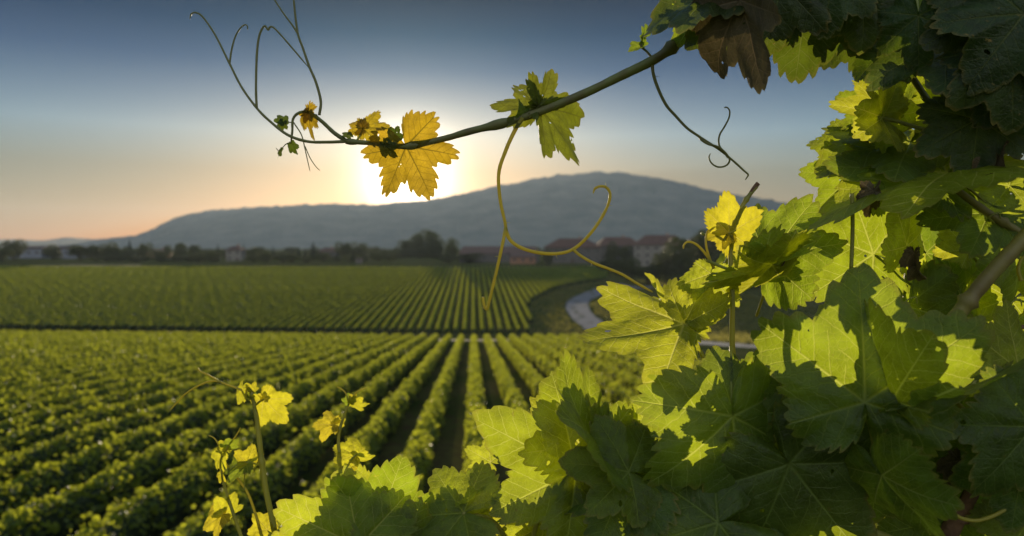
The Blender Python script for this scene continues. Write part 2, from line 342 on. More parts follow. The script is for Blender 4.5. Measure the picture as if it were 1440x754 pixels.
def grass_field():
    r = np.random.default_rng(77)
    n = 60000; X = r.uniform(8, 95, n); Y = r.uniform(112, 330, n)
    e = np.interp(Y, [p_[0] for p_ in EDGE], [p_[1] for p_ in EDGE]); e = np.where(Y < 134, 22.5, e+.8)
    dr = np.full(n, 99.0)
    for a in RP: dr = np.minimum(dr, np.hypot(X-a[0], Y-a[1]))
    clump = np.sin(X*.31+2*np.sin(Y*.13))*np.sin(Y*.23+X*.05)
    k = (X > e) & (dr > 3.9+.5*r.uniform(size=n)) & ~((Y > 128) & (Y < 136) & (X < 31)) & (r.uniform(size=n) < .62+.38*clump)
    X, Y = X[k], Y[k]; Z = ground_z(X, Y)+.12
    Vv, F = cards(np.stack([X, Y, Z], 1), r.uniform(.28, .55, len(X)), 5, .02, .2, .35)
    tag(mesh_np('grass', Vv, F, M['grass'], smooth=False), 'long dry and green grass on the bank between vineyard and road', 'grass', kind='stuff')
def row_mesh(name, y0, z0, y1, z1, fine, seed, dens=1.0):
    "a trellised vine row along +Y, its ground running straight from (y0, z0) to (y1, z1)"
    r = np.random.default_rng(seed); Ls = y1-y0
    def gz(y): return z0+(z1-z0)*(y-y0)/(y1-y0)
    if fine:
        n1_ = int(120*45*dens); n2_ = int(52*max(0, Ls-45)*dens)
        y = np.concatenate([y0+r.uniform(0, 1, n1_)*45, y0+45+r.uniform(0, 1, n2_)*(Ls-45)]); s = np.where(y < y0+45, .15, .215)
    else:
        n_ = int(Ls*26*dens); y = y0+r.uniform(0, 1, n_)*Ls; s = np.full(n_, .30)
    n = len(y)
    ph = r.uniform(0, 6, 4)
    lump = .05*np.sin(y*5.2+ph[0])+.05*np.sin(y*2.1+ph[1])+.05*np.sin(y*.63+ph[2])
    wob = .07*np.sin(y*1.3+ph[3])
    # position on the cross-section: mostly crest and flanks
    th = r.beta(1.5, 1.5, n)*math.pi*1.3-math.pi*.15
    rad = np.clip(r.normal(1, .10, n), .7, 1.35)
    x = wob+np.cos(th)*(.38+lump*.5)*rad
    z = .80+np.sin(th)*(.64+lump*.8)*rad + np.where(r.uniform(size=n) < .03, r.uniform(.05, .4, n), 0)
    P = np.stack([x, y, gz(y)+z], 1)
    Vv, F = cards(P, s, seed+1) if fine else cards(P, s, seed+1, .1, .2, .6)
    # inner foliage body
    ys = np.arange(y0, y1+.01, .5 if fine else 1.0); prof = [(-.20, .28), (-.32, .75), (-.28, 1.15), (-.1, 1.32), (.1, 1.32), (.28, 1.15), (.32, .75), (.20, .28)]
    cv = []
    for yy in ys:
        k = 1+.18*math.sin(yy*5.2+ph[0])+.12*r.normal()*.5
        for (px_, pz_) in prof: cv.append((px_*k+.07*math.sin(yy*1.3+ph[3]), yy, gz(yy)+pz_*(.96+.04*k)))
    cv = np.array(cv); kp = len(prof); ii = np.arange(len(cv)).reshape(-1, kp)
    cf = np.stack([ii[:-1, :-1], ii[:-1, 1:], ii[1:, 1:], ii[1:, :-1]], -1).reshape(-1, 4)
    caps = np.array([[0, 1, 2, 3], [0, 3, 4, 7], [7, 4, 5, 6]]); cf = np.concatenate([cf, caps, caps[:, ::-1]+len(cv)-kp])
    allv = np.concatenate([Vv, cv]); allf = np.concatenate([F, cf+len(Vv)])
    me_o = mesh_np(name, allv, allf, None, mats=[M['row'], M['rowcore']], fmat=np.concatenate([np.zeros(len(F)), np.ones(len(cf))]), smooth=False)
    return me_o
grass_field()
ORD = ['first', 'second', 'third', 'fourth', 'fifth', 'sixth', 'seventh', 'eighth', 'ninth', 'tenth']
SP = 2.0; X0 = 0.15
GA = 'vine rows in the lower vineyard'; GB = 'vine rows in the upper vineyard beyond the track'
FRONT = []
FR_Y0, FR_Y1 = 15.0, 121.0
z0f, z1f = float(ground_z(np.array(0.), np.array(FR_Y0))), float(ground_z(np.array(0.), np.array(FR_Y1)))
protos = [row_mesh('vine_row', FR_Y0, z0f, FR_Y1, z1f, True, 100+k) for k in range(4)]
cnt = 0
for i in range(-46, 11):
    X = X0+i*2.12
    if X > 21: continue
    k = (i*7) % 4
    o = protos[k] if k not in [f[1] for f in FRONT] else protos[k].copy()
    if o is not protos[k]: COL.objects.link(o)
    FRONT.append((o, k)); o.location = (X, 0, .016*max(0, -X))
    if i == 0: lab = 'leafy vine row on the right edge of the widest dark lane, lower vineyard'
    elif i < 0 and i >= -9: lab = f'{ORD[-i-1]} vine row left of the widest dark lane, lower vineyard'
    elif 0 < i <= 9: lab = f'{ORD[i]} vine row right of the widest dark lane, lower vineyard'.replace('first', 'first')
    else: lab = 'vine row in the densely packed left part of the lower vineyard'
    if i == 10: lab = 'outermost right vine row of the lower vineyard, beside the curving road'
    tag(o, lab, 'vine row', GA if abs(i) <= 9 or i == 10 else 'closely packed vine rows at the lower left')
BK_Y0, BK_Y1 = 157.0, 323.0
z0b, z1b = .2, .2+(8.8-.2)*(BK_Y1-157)/(325-157)
bprot = [row_mesh('vine_row', BK_Y0, z0b, BK_Y1, z1b, False, 200+k) for k in range(4)]
used = set()
for i in range(-118, 30):
    X = X0+i*SP
    st = BK_Y0
    if X > 13: st = interp(X, [(e[1], e[0]) for e in EDGE])+1
    if st > 318: continue
    if st > BK_Y0+.5:
        zz = .2+(8.8-.2)*(st-157)/(325-157)
        o = row_mesh('vine_row', st, zz, BK_Y1, z1b, False, 300+i)
        o.location = (X, 0, 0)
    else:
        k = (i*5) % 4
        o = bprot[k] if k not in used else bprot[k].copy()
        if k in used: COL.objects.link(o)
        used.add(k)
        a0 = .016*max(0, -X); a1 = interp(BK_Y1, KLAT)*max(0, -X)
        ang = (a1-a0)/(BK_Y1-BK_Y0)
        o.rotation_euler = (ang, 0, 0); o.location = (X, 0, a0-ang*BK_Y0)
    if i > 6: lab = 'short vine row at the curved right edge of the upper vineyard'; g_ = 'shortened vine rows at the curved field edge'
    elif i >= -12: lab = 'straight vine row in the middle of the upper vineyard below the barn'; g_ = GB
    else: lab = 'distant vine row blending into the left of the upper vineyard'; g_ = 'hazy vine rows at the upper left'
    tag(o, lab, 'vine row', g_)

# ------------------------------------------------------------------ trees
def tube_arrays(P, R, sides=8, cap=True):
    P = [Vector(p) for p in P]; n = len(P); vs_, fs = [], []
    up = Vector((0, 0, 1)); prev = None
    for i, c in enumerate(P):
        d = (P[min(i+1, n-1)]-P[max(i-1, 0)]).normalized()
        if prev is None:
            prev = d.orthogonal().normalized()
        a = (prev-d*prev.dot(d)).normalized(); prev = a; b_ = d.cross(a)
        r = R(i/(n-1)) if callable(R) else R
        for k in range(sides):
            t_ = k/sides*2*math.pi; vs_.append(c+a*(math.cos(t_)*r)+b_*(math.sin(t_)*r))
    for i in range(n-1):
        for k in range(sides):
            a = i*sides+k; b2 = i*sides+(k+1) % sides; fs.append((a, b2, b2+sides, a+sides))
    if cap:
        fs.append(tuple(range(sides))[::-1]); fs.append(tuple((n-1)*sides+k for k in range(sides)))
    return vs_, fs
def merge(parts):
    vs_, fs = [], []
    for v_, f_ in parts:
        o = len(vs_); vs_ += list(v_); fs += [tuple(i+o for i in f) for f in f_]
    return vs_, fs
def crown_points(kind, r, n):
    if kind == 'conifer':
        h = r.beta(1, 1.6, n); a = r.uniform(0, 6.283, n); rr = (1-h)*.2*(.75+.25*np.sign(np.sin(h*40)))*np.sqrt(r.uniform(.3, 1, n))
        return np.stack([np.cos(a)*rr, np.sin(a)*rr, .08+.92*h], 1)
    nl = {'round': 9, 'tall': 9, 'hedge': 10}[kind]
    c = r.normal(size=(nl, 3)); c /= np.linalg.norm(c, axis=1)[:, None]; c *= r.uniform(.12, .3, (nl, 1)); c[:, 2] = c[:, 2]*1.25+.50
    if kind == 'hedge': c[:, 2] = .42+.17*r.normal(size=nl); 
    rad = r.uniform(.15, .27, nl)
    w = rad**2; k = r.choice(nl, n, p=w/w.sum())
    d = r.normal(size=(n, 3)); d /= np.linalg.norm(d, axis=1)[:, None]
    return c[k]+d*(rad[k]*r.uniform(.55, 1.05, n)**.6)[:, None]
TP = {}
def tree_proto(kind, v):
    if (kind, v) in TP: return TP[(kind, v)]
    r = np.random.default_rng(abs(hash((len(kind)*13+v*7+5,))) % 9999)
    P = crown_points(kind, r, 1900 if kind != 'conifer' else 900)
    P[:, :2] -= (P[:, :2].max(0)+P[:, :2].min(0))/2
    if kind != 'conifer':
        P[:, :2] *= .43/np.abs(P[:, :2]).max(0); lo, hi = np.percentile(P[:, 2], [1, 99.5]); P[:, 2] = .12+(P[:, 2]-lo)/(hi-lo)*.86
    P[:, 2] = np.clip(P[:, 2], .06, 1)
    Vv, F = cards(P, np.full(len(P), .05), 50+v, .3)
    me_c = mesh_np('crown', Vv, F, M['conifer'] if kind == 'conifer' else M['tree'], smooth=False)
    parts = [tube_arrays([(0, 0, 0), (.01, 0, .25), (.0, .01, .55)], lambda t_: .028*(1-.6*t_), 7)]
    for k in range(5):
        a = k*1.256+v; parts.append(tube_arrays([(0, 0, .22+.04*k), (.08*math.cos(a), .08*math.sin(a), .4+.03*k), (.17*math.cos(a), .17*math.sin(a), .6)], lambda t_: .012*(1-.7*t_), 5))
    v_, f_ = merge(parts)
    me_t = mesh_np('trunk', v_, f_, M['trunk'])
    TP[(kind, v)] = [me_c, me_t, False]
    return TP[(kind, v)]
def tree(px, top, d, w, kind, label, cat='tree', group=None, base=None, name=None):
    "a tree whose foot stands on the ground d metres off, under pixel column px"
    x, y = G(px, d); z = float(ground_z(np.array(x), np.array(y)))
    h = V(px, top, d).z-z; wm = w/1000*d
    v = (int(px)*3) % 4
    c, t_, u_ = tree_proto(kind, v)
    if u_: c = c.copy(); t_ = t_.copy(); COL.objects.link(c); COL.objects.link(t_)
    TP[(kind, v)][2] = True
    e = empty(name or {'conifer': 'conifer_tree', 'hedge': 'hedge'}.get(kind, 'broadleaf_tree'), (x, y, z-.1), label=label, cat=cat, group=group)
    full = {'conifer': .4, 'round': .86, 'tall': .86, 'hedge': .86}[kind]
    e.scale = (wm/full, wm/full, h/.98); e.rotation_euler = (0, 0, (px*.37) % 6.28)
    c.parent = e; t_.parent = e
    return e
TG = 'trees along the far edge of the vineyard'
TREES = [
 (20, 337, 400, 34, 'round', 'round dark tree at the far left edge of the tree line'),
 (2, 350, 380, 30, 'hedge', 'low bush below the leftmost round tree', 'bush'),
 (74, 344, 410, 28, 'round', 'small round tree between the two pale grey sheds'),
 (112, 345, 400, 34, 'hedge', 'broad dark clipped tree right of the pale sheds'),
 (136, 344, 402, 34, 'round', 'middle crown of the broad dark clump right of the sheds'),
 (158, 341, 405, 26, 'round', 'taller dark tree ending the broad clump on its right'),
 (183, 337, 520, 9, 'conifer', 'lone pointed conifer above the left tree line, right of the dark clump'),
 (178, 348, 430, 26, 'round', 'reddish dark low tree below the lone pointed conifer'),
 (204, 342, 450, 22, 'round', 'light green tree right of the lone conifer'),
 (222, 350, 430, 22, 'round', None), (236, 345, 470, 14, 'tall', None),
 (254, 342, 440, 22, 'tall', 'tallest rounded tree left of the white house'),
 (275, 345, 450, 20, 'round', None), (262, 353, 420, 18, 'round', None), (298, 351, 440, 22, 'round', None), (288, 354, 420, 24, 'hedge', None),
 (307, 344, 480, 8, 'conifer', 'slim pointed tree just left of the white house'), (316, 350, 470, 14, 'round', None),
 (343, 344, 480, 8, 'conifer', 'slim pointed tree just right of the white house'),
 (355, 349, 450, 22, 'round', 'rounded tree right of the white house'), (374, 352, 450, 20, 'round', None),
 (384, 347, 520, 7, 'conifer', 'thin conifer midway between white house and conifer group'), (396, 354, 460, 18, 'hedge', None),
 (410, 354, 470, 10, 'conifer', 'shortest conifer of the small conifer group'), (420, 348, 470, 9, 'conifer', 'second conifer from the left in the small conifer group'),
 (429, 349, 490, 8, 'conifer', 'thin conifer left of the tallest conifer'), (441, 341, 450, 14, 'conifer', 'tallest broad-based conifer of the small conifer group'),
 (458, 356, 470, 20, 'hedge', None), (484, 341, 500, 27, 'round', 'left half of the rounded twin tree standing alone in mid view'),
 (505, 341, 505, 27, 'round', 'right half of the rounded twin tree standing alone in mid view'),
 (527, 352, 470, 20, 'hedge', None), (545, 350, 480, 20, 'round', None), (556, 352, 460, 18, 'hedge', None),
 (571, 338, 520, 28, 'round', 'left shoulder tree of the big dark clump'),
 (587, 329, 530, 24, 'tall', 'tall narrow tree in the big dark clump'), (606, 324, 525, 34, 'tall', 'tallest tree of the big dark clump in mid view'),
 (612, 338, 512, 34, 'round', 'round dark tree at the front right of the big dark clump'),
 (592, 346, 508, 34, 'hedge', 'low dark bush at the foot of the big clump', 'bush'),
 (637, 335, 420, 22, 'round', 'small round tree between the big clump and the long barn'),
 (660, 356, 380, 40, 'hedge', 'low clipped hedge in front of the long barn', 'hedge'), (632, 357, 378, 30, 'hedge', 'short hedge left of the long barn', 'hedge'),
 (770, 352, 350, 20, 'hedge', 'small bush at the left corner of the large house', 'bush'),
 (862, 340, 420, 26, 'round', 'dark tree between the large house and the villa'), (880, 346, 400, 24, 'round', 'dark bushy tree in front of the villa'),
 (858, 360, 310, 34, 'round', 'low light green tree at the field corner'), (884, 362, 305, 38, 'round', 'wide light green tree right of the field corner'),
 (912, 372, 300, 40, 'hedge', 'bushy hedge beside the bend of the road', 'hedge'),
 (936, 352, 300, 36, 'round', 'rounded green tree in front of the villa right wing'), (958, 335, 290, 50, 'tall', 'large olive green tree behind the yellow leaf'),
 (990, 325, 300, 60, 'tall', 'largest tree right of the villa behind the foreground leaves'), (1030, 338, 280, 70, 'round', 'broad dark tree deep behind the foreground leaves'),
 (965, 385, 250, 50, 'hedge', 'dark shrub on the inner bank of the road bend', 'shrub'), (1010, 392, 230, 70, 'hedge', 'wide dark shrub under the largest right tree', 'shrub'),
 (1085, 345, 280, 80, 'round', 'tree hidden mostly by the right foreground vine', 'tree')]
for T_ in TREES:
    px, top, d, w, kind, lab = T_[:6]; cat = T_[6] if len(T_) > 6 else 'tree'
    tree(px, top, d, w, kind, lab or 'small indistinct tree in the hazy tree line beyond the vineyard', cat, TG if lab else 'indistinct small trees in the hazy tree line',
         name={'bush': 'bush', 'shrub': 'shrub', 'hedge': 'hedge'}.get(cat))
r_ = random.Random(5)
for k in range(34):
    px = r_.uniform(-60, 560) if k < 26 else r_.uniform(650, 900)
    tree(px, r_.uniform(346, 353), r_.uniform(560, 800), r_.uniform(12, 20), r_.choice(['round', 'hedge', 'round', 'conifer']), 'faint small tree in the hazy woodland strip far beyond the vineyard', 'tree', 'faint trees of the far woodland strip')

for k in range(22):
    px = 150+k*19+r_.uniform(-4, 4)
    if 318 < px < 344: continue
    tree(px, r_.uniform(355, 360), r_.uniform(365, 400), r_.uniform(20, 30), 'hedge', 'low dense bush in the hedge along the far edge of the vineyard', 'bush', 'bushes of the hedge beyond the vineyard', name='bush')
for k in range(26):
    px = -40+k*24+r_.uniform(-6, 6)
    tree(px, r_.uniform(347, 354), r_.uniform(480, 640), r_.uniform(18, 30), r_.choice(['round', 'hedge']), 'faint small tree in the hazy woodland strip far beyond the vineyard', 'tree', 'faint trees of the far woodland strip')

for k in range(6):
    tree(566+k*11, 352+(k % 3)*2, 500+(k % 2)*6, 20, 'hedge', 'low dark bush at the foot of the big tree clump', 'bush', 'bushes under the big tree clump', name='bush')

# ------------------------------------------------------------------ buildings
M['white'] = simple('pale_render', (.24, .225, .20), (.19, .175, .16), .5, .9, .1, 4)
M['greyw'] = simple('grey_render', (.12, .115, .11), (.10, .095, .09), .5, .9, .1, 4)
M['metalw'] = simple('pale_blue_metal', (.20, .22, .27), (.17, .19, .24), .3, .6, .1, 4)
M['brick'] = simple('warm_brick_wall', (.34, .18, .11), (.26, .14, .09), .6, .9, .2, 6)
M['rooft'] = simple('clay_tile_roof', (.12, .065, .05), (.08, .05, .04), .8, .9, .4, 6, dist=.05)
M['roofd'] = simple('weathered_brown_roof', (.13, .085, .07), (.09, .06, .055), .8, .9, .4, 6, dist=.05)
M['glass'] = simple('dark_window_glass', (.03, .035, .04), (.04, .045, .05), 1, .15, 0, spec=.5)
M['woodd'] = simple('dark_door', (.08, .05, .035), (.06, .04, .03), 2, .7, .2)
def boxa(x0, x1, y0, y1, z0, z1):
    v_ = [(x, y, z) for z in (z0, z1) for y in (y0, y1) for x in (x0, x1)]
    return v_, [(0, 2, 3, 1), (4, 5, 7, 6), (0, 1, 5, 4), (2, 6, 7, 3), (0, 4, 6, 2), (1, 3, 7, 5)]
def house(px, d, w, dep, wall, roof, wm, rm, rot, label, name, nwin=4, storeys=2, hip=.3, chim=True, lift=0, cat='house'):
    x, y = G(px, d); z = float(ground_z(np.array(x), np.array(y)))+lift
    e = empty(name, (x, y, z-.3), label=label, cat=cat); e.rotation_euler = (0, 0, math.radians(rot))
    v_, f_ = boxa(-w/2, w/2, -dep/2, dep/2, 0, wall+.3); mesh_np('wall', v_, f_, M[wm], e, smooth=False)
    ov = .6; a = w/2+ov; b_ = dep/2+ov; h0 = wall+.3; rr = w*hip
    rv = [(-a, -b_, h0), (a, -b_, h0), (a, b_, h0), (-a, b_, h0), (-a+rr, 0, h0+roof), (a-rr, 0, h0+roof)]
    rv += [(x_, y_, z_-.25) for x_, y_, z_ in rv[:4]]
    rf_ = [(0, 1, 5, 4), (2, 3, 4, 5), (3, 0, 4), (1, 2, 5), (6, 7, 1, 0), (7, 8, 2, 1), (8, 9, 3, 2), (9, 6, 0, 3), (9, 8, 7, 6)]
    ro = mesh_np('roof', rv, rf_, M[rm], e, smooth=False)
    if chim:
        v_, f_ = boxa(w*.12, w*.12+.9, -.5, .5, h0+roof*.5, h0+roof+1.1); mesh_np('chimney', v_, f_, M['brick'], ro, smooth=False)
    sh = wall/storeys
    for s in range(storeys):
        for k in range(nwin):
            cx = -w/2+w*(k+.5)/nwin
            if s == 0 and k == nwin//2 and storeys > 1:
                v_, f_ = boxa(cx-.6, cx+.6, -dep/2-.06, -dep/2+.05, .3, 2.5); mesh_np('door', v_, f_, M['woodd'], e, smooth=False); continue
            zc = .3+sh*(s+.55)
            v_, f_ = boxa(cx-.75, cx+.75, -dep/2-.10, -dep/2+.04, zc-.75, zc+.75); wi = mesh_np('window', v_, f_, M['white'], e, smooth=False)
            v_, f_ = boxa(cx-.6, cx+.6, -dep/2-.13, -dep/2-.02, zc-.62, zc+.62); mesh_np('pane', v_, f_, M['glass'], wi, smooth=False)
    return e
house(44, 450, 19, 14, 6.0, 1.4, 'metalw', 'roofd', 4, 'long pale blue-grey shed between the two leftmost round trees', 'shed', 4, 1, .05, False, 1.0, 'shed')
house(102, 450, 14, 12, 6.2, 1.4, 'metalw', 'roofd', -3, 'smaller pale grey shed right of the second round tree', 'shed', 3, 1, .05, False, .8, 'shed')
house(332, 410, 8.5, 8, 7.0, 2.0, 'white', 'rooft', 0, 'small square white house with brown roof in the tree line', 'house', 2, 2, .4, True, -.6)
house(225, 520, 16, 9, 4.0, 2.5, 'brick', 'roofd', 12, 'low reddish house half hidden by trees left of the white house', 'house', 4, 1, .2)
house(463, 520, 13, 9, 4.5, 2.5, 'greyw', 'rooft', -6, 'low grey house behind the small conifer group', 'house', 3, 1, .2)
house(505, 372, 3.0, 2.6, 2.0, .6, 'white', 'roofd', 8, 'tiny white hut at the foot of the rounded twin tree', 'hut', 1, 1, .2, False, cat='hut')
house(702, 395, 44, 11, 4.8, 4.0, 'greyw', 'roofd', -1, 'long low barn with brown roof beyond the middle of the vineyard', 'barn', 8, 1, .06, False, cat='barn')
house(735, 372, 13, 7, 3.6, 1.6, 'brick', 'roofd', -3, 'low orange brick outbuilding in front of the long barn', 'outbuilding', 3, 1, .1, False, cat='outbuilding')
house(805, 385, 30, 14, 8.4, 4.8, 'greyw', 'rooft', -8, 'large pale house with wide hipped red tile roof beside the barn', 'house', 7, 2, .28)
house(868, 430, 26, 14, 9, 5.0, 'greyw', 'rooft', 6, 'red-roofed house half hidden by dark trees between two larger houses', 'house', 6, 2, .22)
house(928, 385, 28, 16, 11.5, 5.2, 'white', 'rooft', -12, 'tall villa with red roof and white walls, right of the other houses', 'villa', 6, 3, .24, cat='villa')
house(985, 430, 24, 14, 8, 5, 'greyw', 'rooft', 5, 'red-roofed house at the right end, behind the largest tree', 'house', 5, 2, .25)

# ------------------------------------------------------------------ foreground: tubes and leaves
def tube(name, pts, r0, r1, mat, parent, nodes=None, n=10, sides=8, bump=0.0, hairs=0):
    "pts: (px, py, depth) of the photograph; r0, r1 radius in millimetres"
    P = smooth([FV(*p) for p in pts], n)
    def R(t_):
        r = (r0+(r1-r0)*t_)/1000
        if nodes:
            for c in nodes: r *= 1+.5*math.exp(-((t_-c)/.012)**2)
        r *= 1+.10*noise.noise(Vector((t_*23, pts[0][0], 0)))+.05*noise.noise(Vector((t_*90, pts[0][0], 3)))
        return r*(1-.55*max(0, (t_-.93)/.07) if r1 < 1.5 else 1)
    v_, f_ = tube_arrays(P, R, sides)
    parts = [(v_, f_)]
    rr = random.Random(len(pts)*7+int(pts[0][0]))
    for k in range(hairs):
        i = rr.randrange(2, len(P)-2); d = (P[i+1]-P[i]).normalized(); s = d.orthogonal(); s.rotate(Matrix.Rotation(rr.uniform(0, 6.28), 3, d))
        L_ = rr.uniform(.0018, .0045); parts.append(tube_arrays([P[i], P[i]+s*L_*.5, P[i]+s*L_+d*L_*.2], lambda t_: .00038*(1-.6*t_), 4))
    v_, f_ = merge(parts)
    return mesh_np(name, v_, f_, M[mat], parent)

KEY = [(0, 1.0), (7, .93), (16, .80), (26, .60), (32, .62), (42, .80), (52, .90), (60, .83), (70, .68), (80, .56), (88, .60), (98, .70), (108, .74), (118, .70), (132, .63), (146, .58), (158, .50), (167, .36), (174, .16), (180, .03)]
def leaf(parent, px, py, d, ang, size, pitch=0, roll=0, fold=0, curl=0, cup=0, mat='leaf', seed=0, pet=None, wide=1.0, lobe=1.0, und=.05, hero=True, petr=1.1, twist=0, bas=None):
    """a grape leaf: junction of stalk and blade at (px, py, d); the tip points along ang (image degrees, 0 = right, 90 = up);
    size = midrib length in photograph pixels; pitch > 0 leans the tip to the camera; roll turns it about the midrib;
    fold closes the halves towards the camera; curl bends the tip back (+) ; cup bends the sides back (+)."""
    rg = random.Random(seed*977+int(px)*3+int(py)); d_ = (FV(px, py, d)-CAM).dot(FWD); L = size*d_/1000
    bas = bas if bas is not None else (1.0 if size > 60 else .62)
    nt_ = 20 if hero else 13; sub = 4; rings = 12 if hero else 7
    half = [i/(nt_*sub) for i in range(nt_*sub+1)]
    # tooth boundaries uneven
    cuts = [0.0]
    for i in range(nt_): cuts.append(cuts[-1]+rg.uniform(.65, 1.35))
    cuts = [c/cuts[-1] for c in cuts]
    und = und*1.35; cup = cup*1.4
    if mat.startswith('gold'): lobe = lobe*(1.45 if mat == 'gold' and size > 70 else 1.2)
    lobe = lobe*rg.uniform(.72, .95); wide = wide*rg.uniform(.95, 1.1); ts = rg.uniform(1.1, 1.3) if mat.startswith('gold') else rg.uniform(.7, 1.1)
    amp = [ts*rg.uniform(.045, .105) for _ in range(nt_)]
    def side(s, vr):
        out = []
        for i in range(nt_):
            for k in range(sub):
                f = k/sub; a = (cuts[i]+(cuts[i+1]-cuts[i])*f)*180
                r = np.interp(a*vr[0], [q_[0] for q_ in KEY], [1-(1-q_[1])*lobe if q_[0] < 140 else q_[1] for q_ in KEY])*vr[1]*(1-(1-bas)*min(1, max(0, (a-66)/30)))
                tooth = (1-((f-.36)/.64)**1.25 if f > .36 else math.sin(f/.36*1.5708))     # sharp tooth leaning to the tip side
                out.append((a*s, r, amp[i]*(tooth-.35)*min(1, (180-a)/25)))
        return out
    A = side(1, (1.0, rg.uniform(.94, 1.06))); B = side(-1, (1.0, rg.uniform(.94, 1.06)))
    ring = A+[(180, .03, 0)]+[(b_[0], b_[1], b_[2]) for b_ in reversed(B[1:])]
    n = len(ring)
    ph = [rg.uniform(0, 6.28) for _ in range(4)]
    vang = [0, 52, 108, -52, -108]
    verts = [(0, 0, 0)]; flat = [(0, 0)]; rimv = [0.0]
    tj = [rg.uniform(-.03, .03) for _ in range(8)]
    for j in range(1, rings+1):
        t_ = (j/rings)**.85
        for (a, r, tooth) in ring:
            rr = (r+tooth*max(0, (t_-.55)/.45)**2)*t_
            th = math.radians(a)
            x = math.sin(th)*rr*wide; y = math.cos(th)*rr
            flat.append((x, y)); rimv.append(t_)
            dv = min(abs(a-q_) for q_ in vang)
            blister = .028*math.sin(min(1, dv/26)*math.pi/2)*math.sin(min(1, t_*1.15)*math.pi)
            z = blister*(1+.3*math.sin(rr*38+ph[0]))*rg.uniform(.9, 1.1) + .014*noise.noise(Vector((x*6, y*6, seed*1.7)))*t_ + und*t_*t_*(math.sin(3*th+ph[1])*.6+math.sin(5*th+ph[2])*.5+.35*math.sin(11*th+ph[3])) 
            verts.append((x, y, z))
    Vn = np.array(verts)
    x, y, z = Vn[:, 0].copy(), Vn[:, 1].copy(), Vn[:, 2].copy()
    # bends: sides then length
    if fold:
        fa = math.radians(fold); ax = np.sqrt(x*x+.0016)-.04
        z = z+ax*math.sin(fa); x = x*math.cos(fa)
    if cup:
        c = cup/1.0; z = z-(1-np.cos(c*x))/abs(c)*np.sign(c); x = np.sin(c*x)/c
    if twist: 
        tw = twist*y; x, z = x*np.cos(tw)-z*np.sin(tw), x*np.sin(tw)+z*np.cos(tw)
    ro = rg.uniform(-.10, .16)*np.clip((np.hypot(x, y)-.45)/.5, 0, 1)**2*np.sin(np.arctan2(x, y)*rg.choice([1, 2, 2])+rg.uniform(0, 6.28)); z = z+ro
    if curl:
        c = curl; yy = y; rad = 1/c
        y = (rad+z)*np.sin(yy*c); z = (rad+z)*np.cos(yy*c)-rad
    loc = np.stack([x, y, z], 1)*L
    # frame
    Yd = RIGHT*math.cos(math.radians(ang))+UP*math.sin(math.radians(ang))
    Zc = -FWD
    Yd = (Yd*math.cos(math.radians(pitch))+Zc*math.sin(math.radians(pitch))).normalized()
    Zd = (Zc-Yd*Zc.dot(Yd)).normalized(); Zd.rotate(Matrix.Rotation(math.radians(roll), 3, Yd)); Xd = Yd.cross(Zd)
    R3 = np.array([[Xd.x, Yd.x, Zd.x], [Xd.y, Yd.y, Zd.y], [Xd.z, Yd.z, Zd.z]])
    base = FV(px, py, d)
    Wv = loc @ R3.T+np.array(base)
    faces, fc = [], []
    for k in range(n):
        k2 = (k+1) % n; faces.append((0, 1+k2, 1+k)); fc.append((ring[k][0], ring[k2][0]))
    for j in range(rings-1):
        o0 = 1+j*n
        for k in range(n):
            k2 = (k+1) % n
            faces.append((o0+k, o0+k2, o0+n+k2, o0+n+k)); fc.append((ring[k][0], ring[k2][0]))
    ob = mesh_np('leaf', Wv, faces, M[mat], parent)
    me = ob.data
    uv1 = me.uv_layers.new(name='vein'); uv2 = me.uv_layers.new(name='flat')
    vv = np.zeros((len(me.loops), 2), dtype=np.float32); ff = np.zeros((len(me.loops), 2), dtype=np.float32)
    li = 0
    for f_, (a1, a2) in zip(faces, fc):
        am = (a1+a2)/2 if abs(a1-a2) < 180 else 180.0
        th = math.radians(min(vang, key=lambda q_: abs(am-q_)))
        s_, c_ = math.sin(th), math.cos(th)
        for vi in f_:
            X_, Y_ = flat[vi][0]/wide, flat[vi][1]
            vv[li] = (X_*s_+Y_*c_, X_*c_-Y_*s_); ff[li] = (X_, Y_); li += 1
    uv1.data.foreach_set('uv', vv.ravel()); uv2.data.foreach_set('uv', ff.ravel())
    at = me.attributes.new('rim', 'FLOAT', 'POINT'); at.data.foreach_set('value', np.array(rimv, dtype=np.float32))
    if pet is None and size > 50 and parent in AUTOPET:
        a_ = math.radians(ang+rg.uniform(-35, 35)); pl = rg.uniform(.5, .8)*size
        pet = (px-math.cos(a_)*pl, py+math.sin(a_)*pl, d+.08)
    if pet:
        e = FV(*pet); s = base-(Yd*.02*L)
        mid = s.lerp(e, .5)-UP*(s-e).length*.12
        v_, f_ = tube_arrays(smooth([s+Zd*-.0006, s.lerp(mid, .5)-UP*.001, mid, e], 6), lambda t_: petr/1000*(1+.5*t_), 7)
        po = mesh_np('petiole', v_, f_, M['petiole'], ob)
    return ob
def shoot(px, py, d, label, group=None, cat='vine shoot', name='vine_shoot'):
    return empty(name, (0, 0, 0), label=label, cat=cat, group=group)

#FOREGROUND
AUTOPET = set()
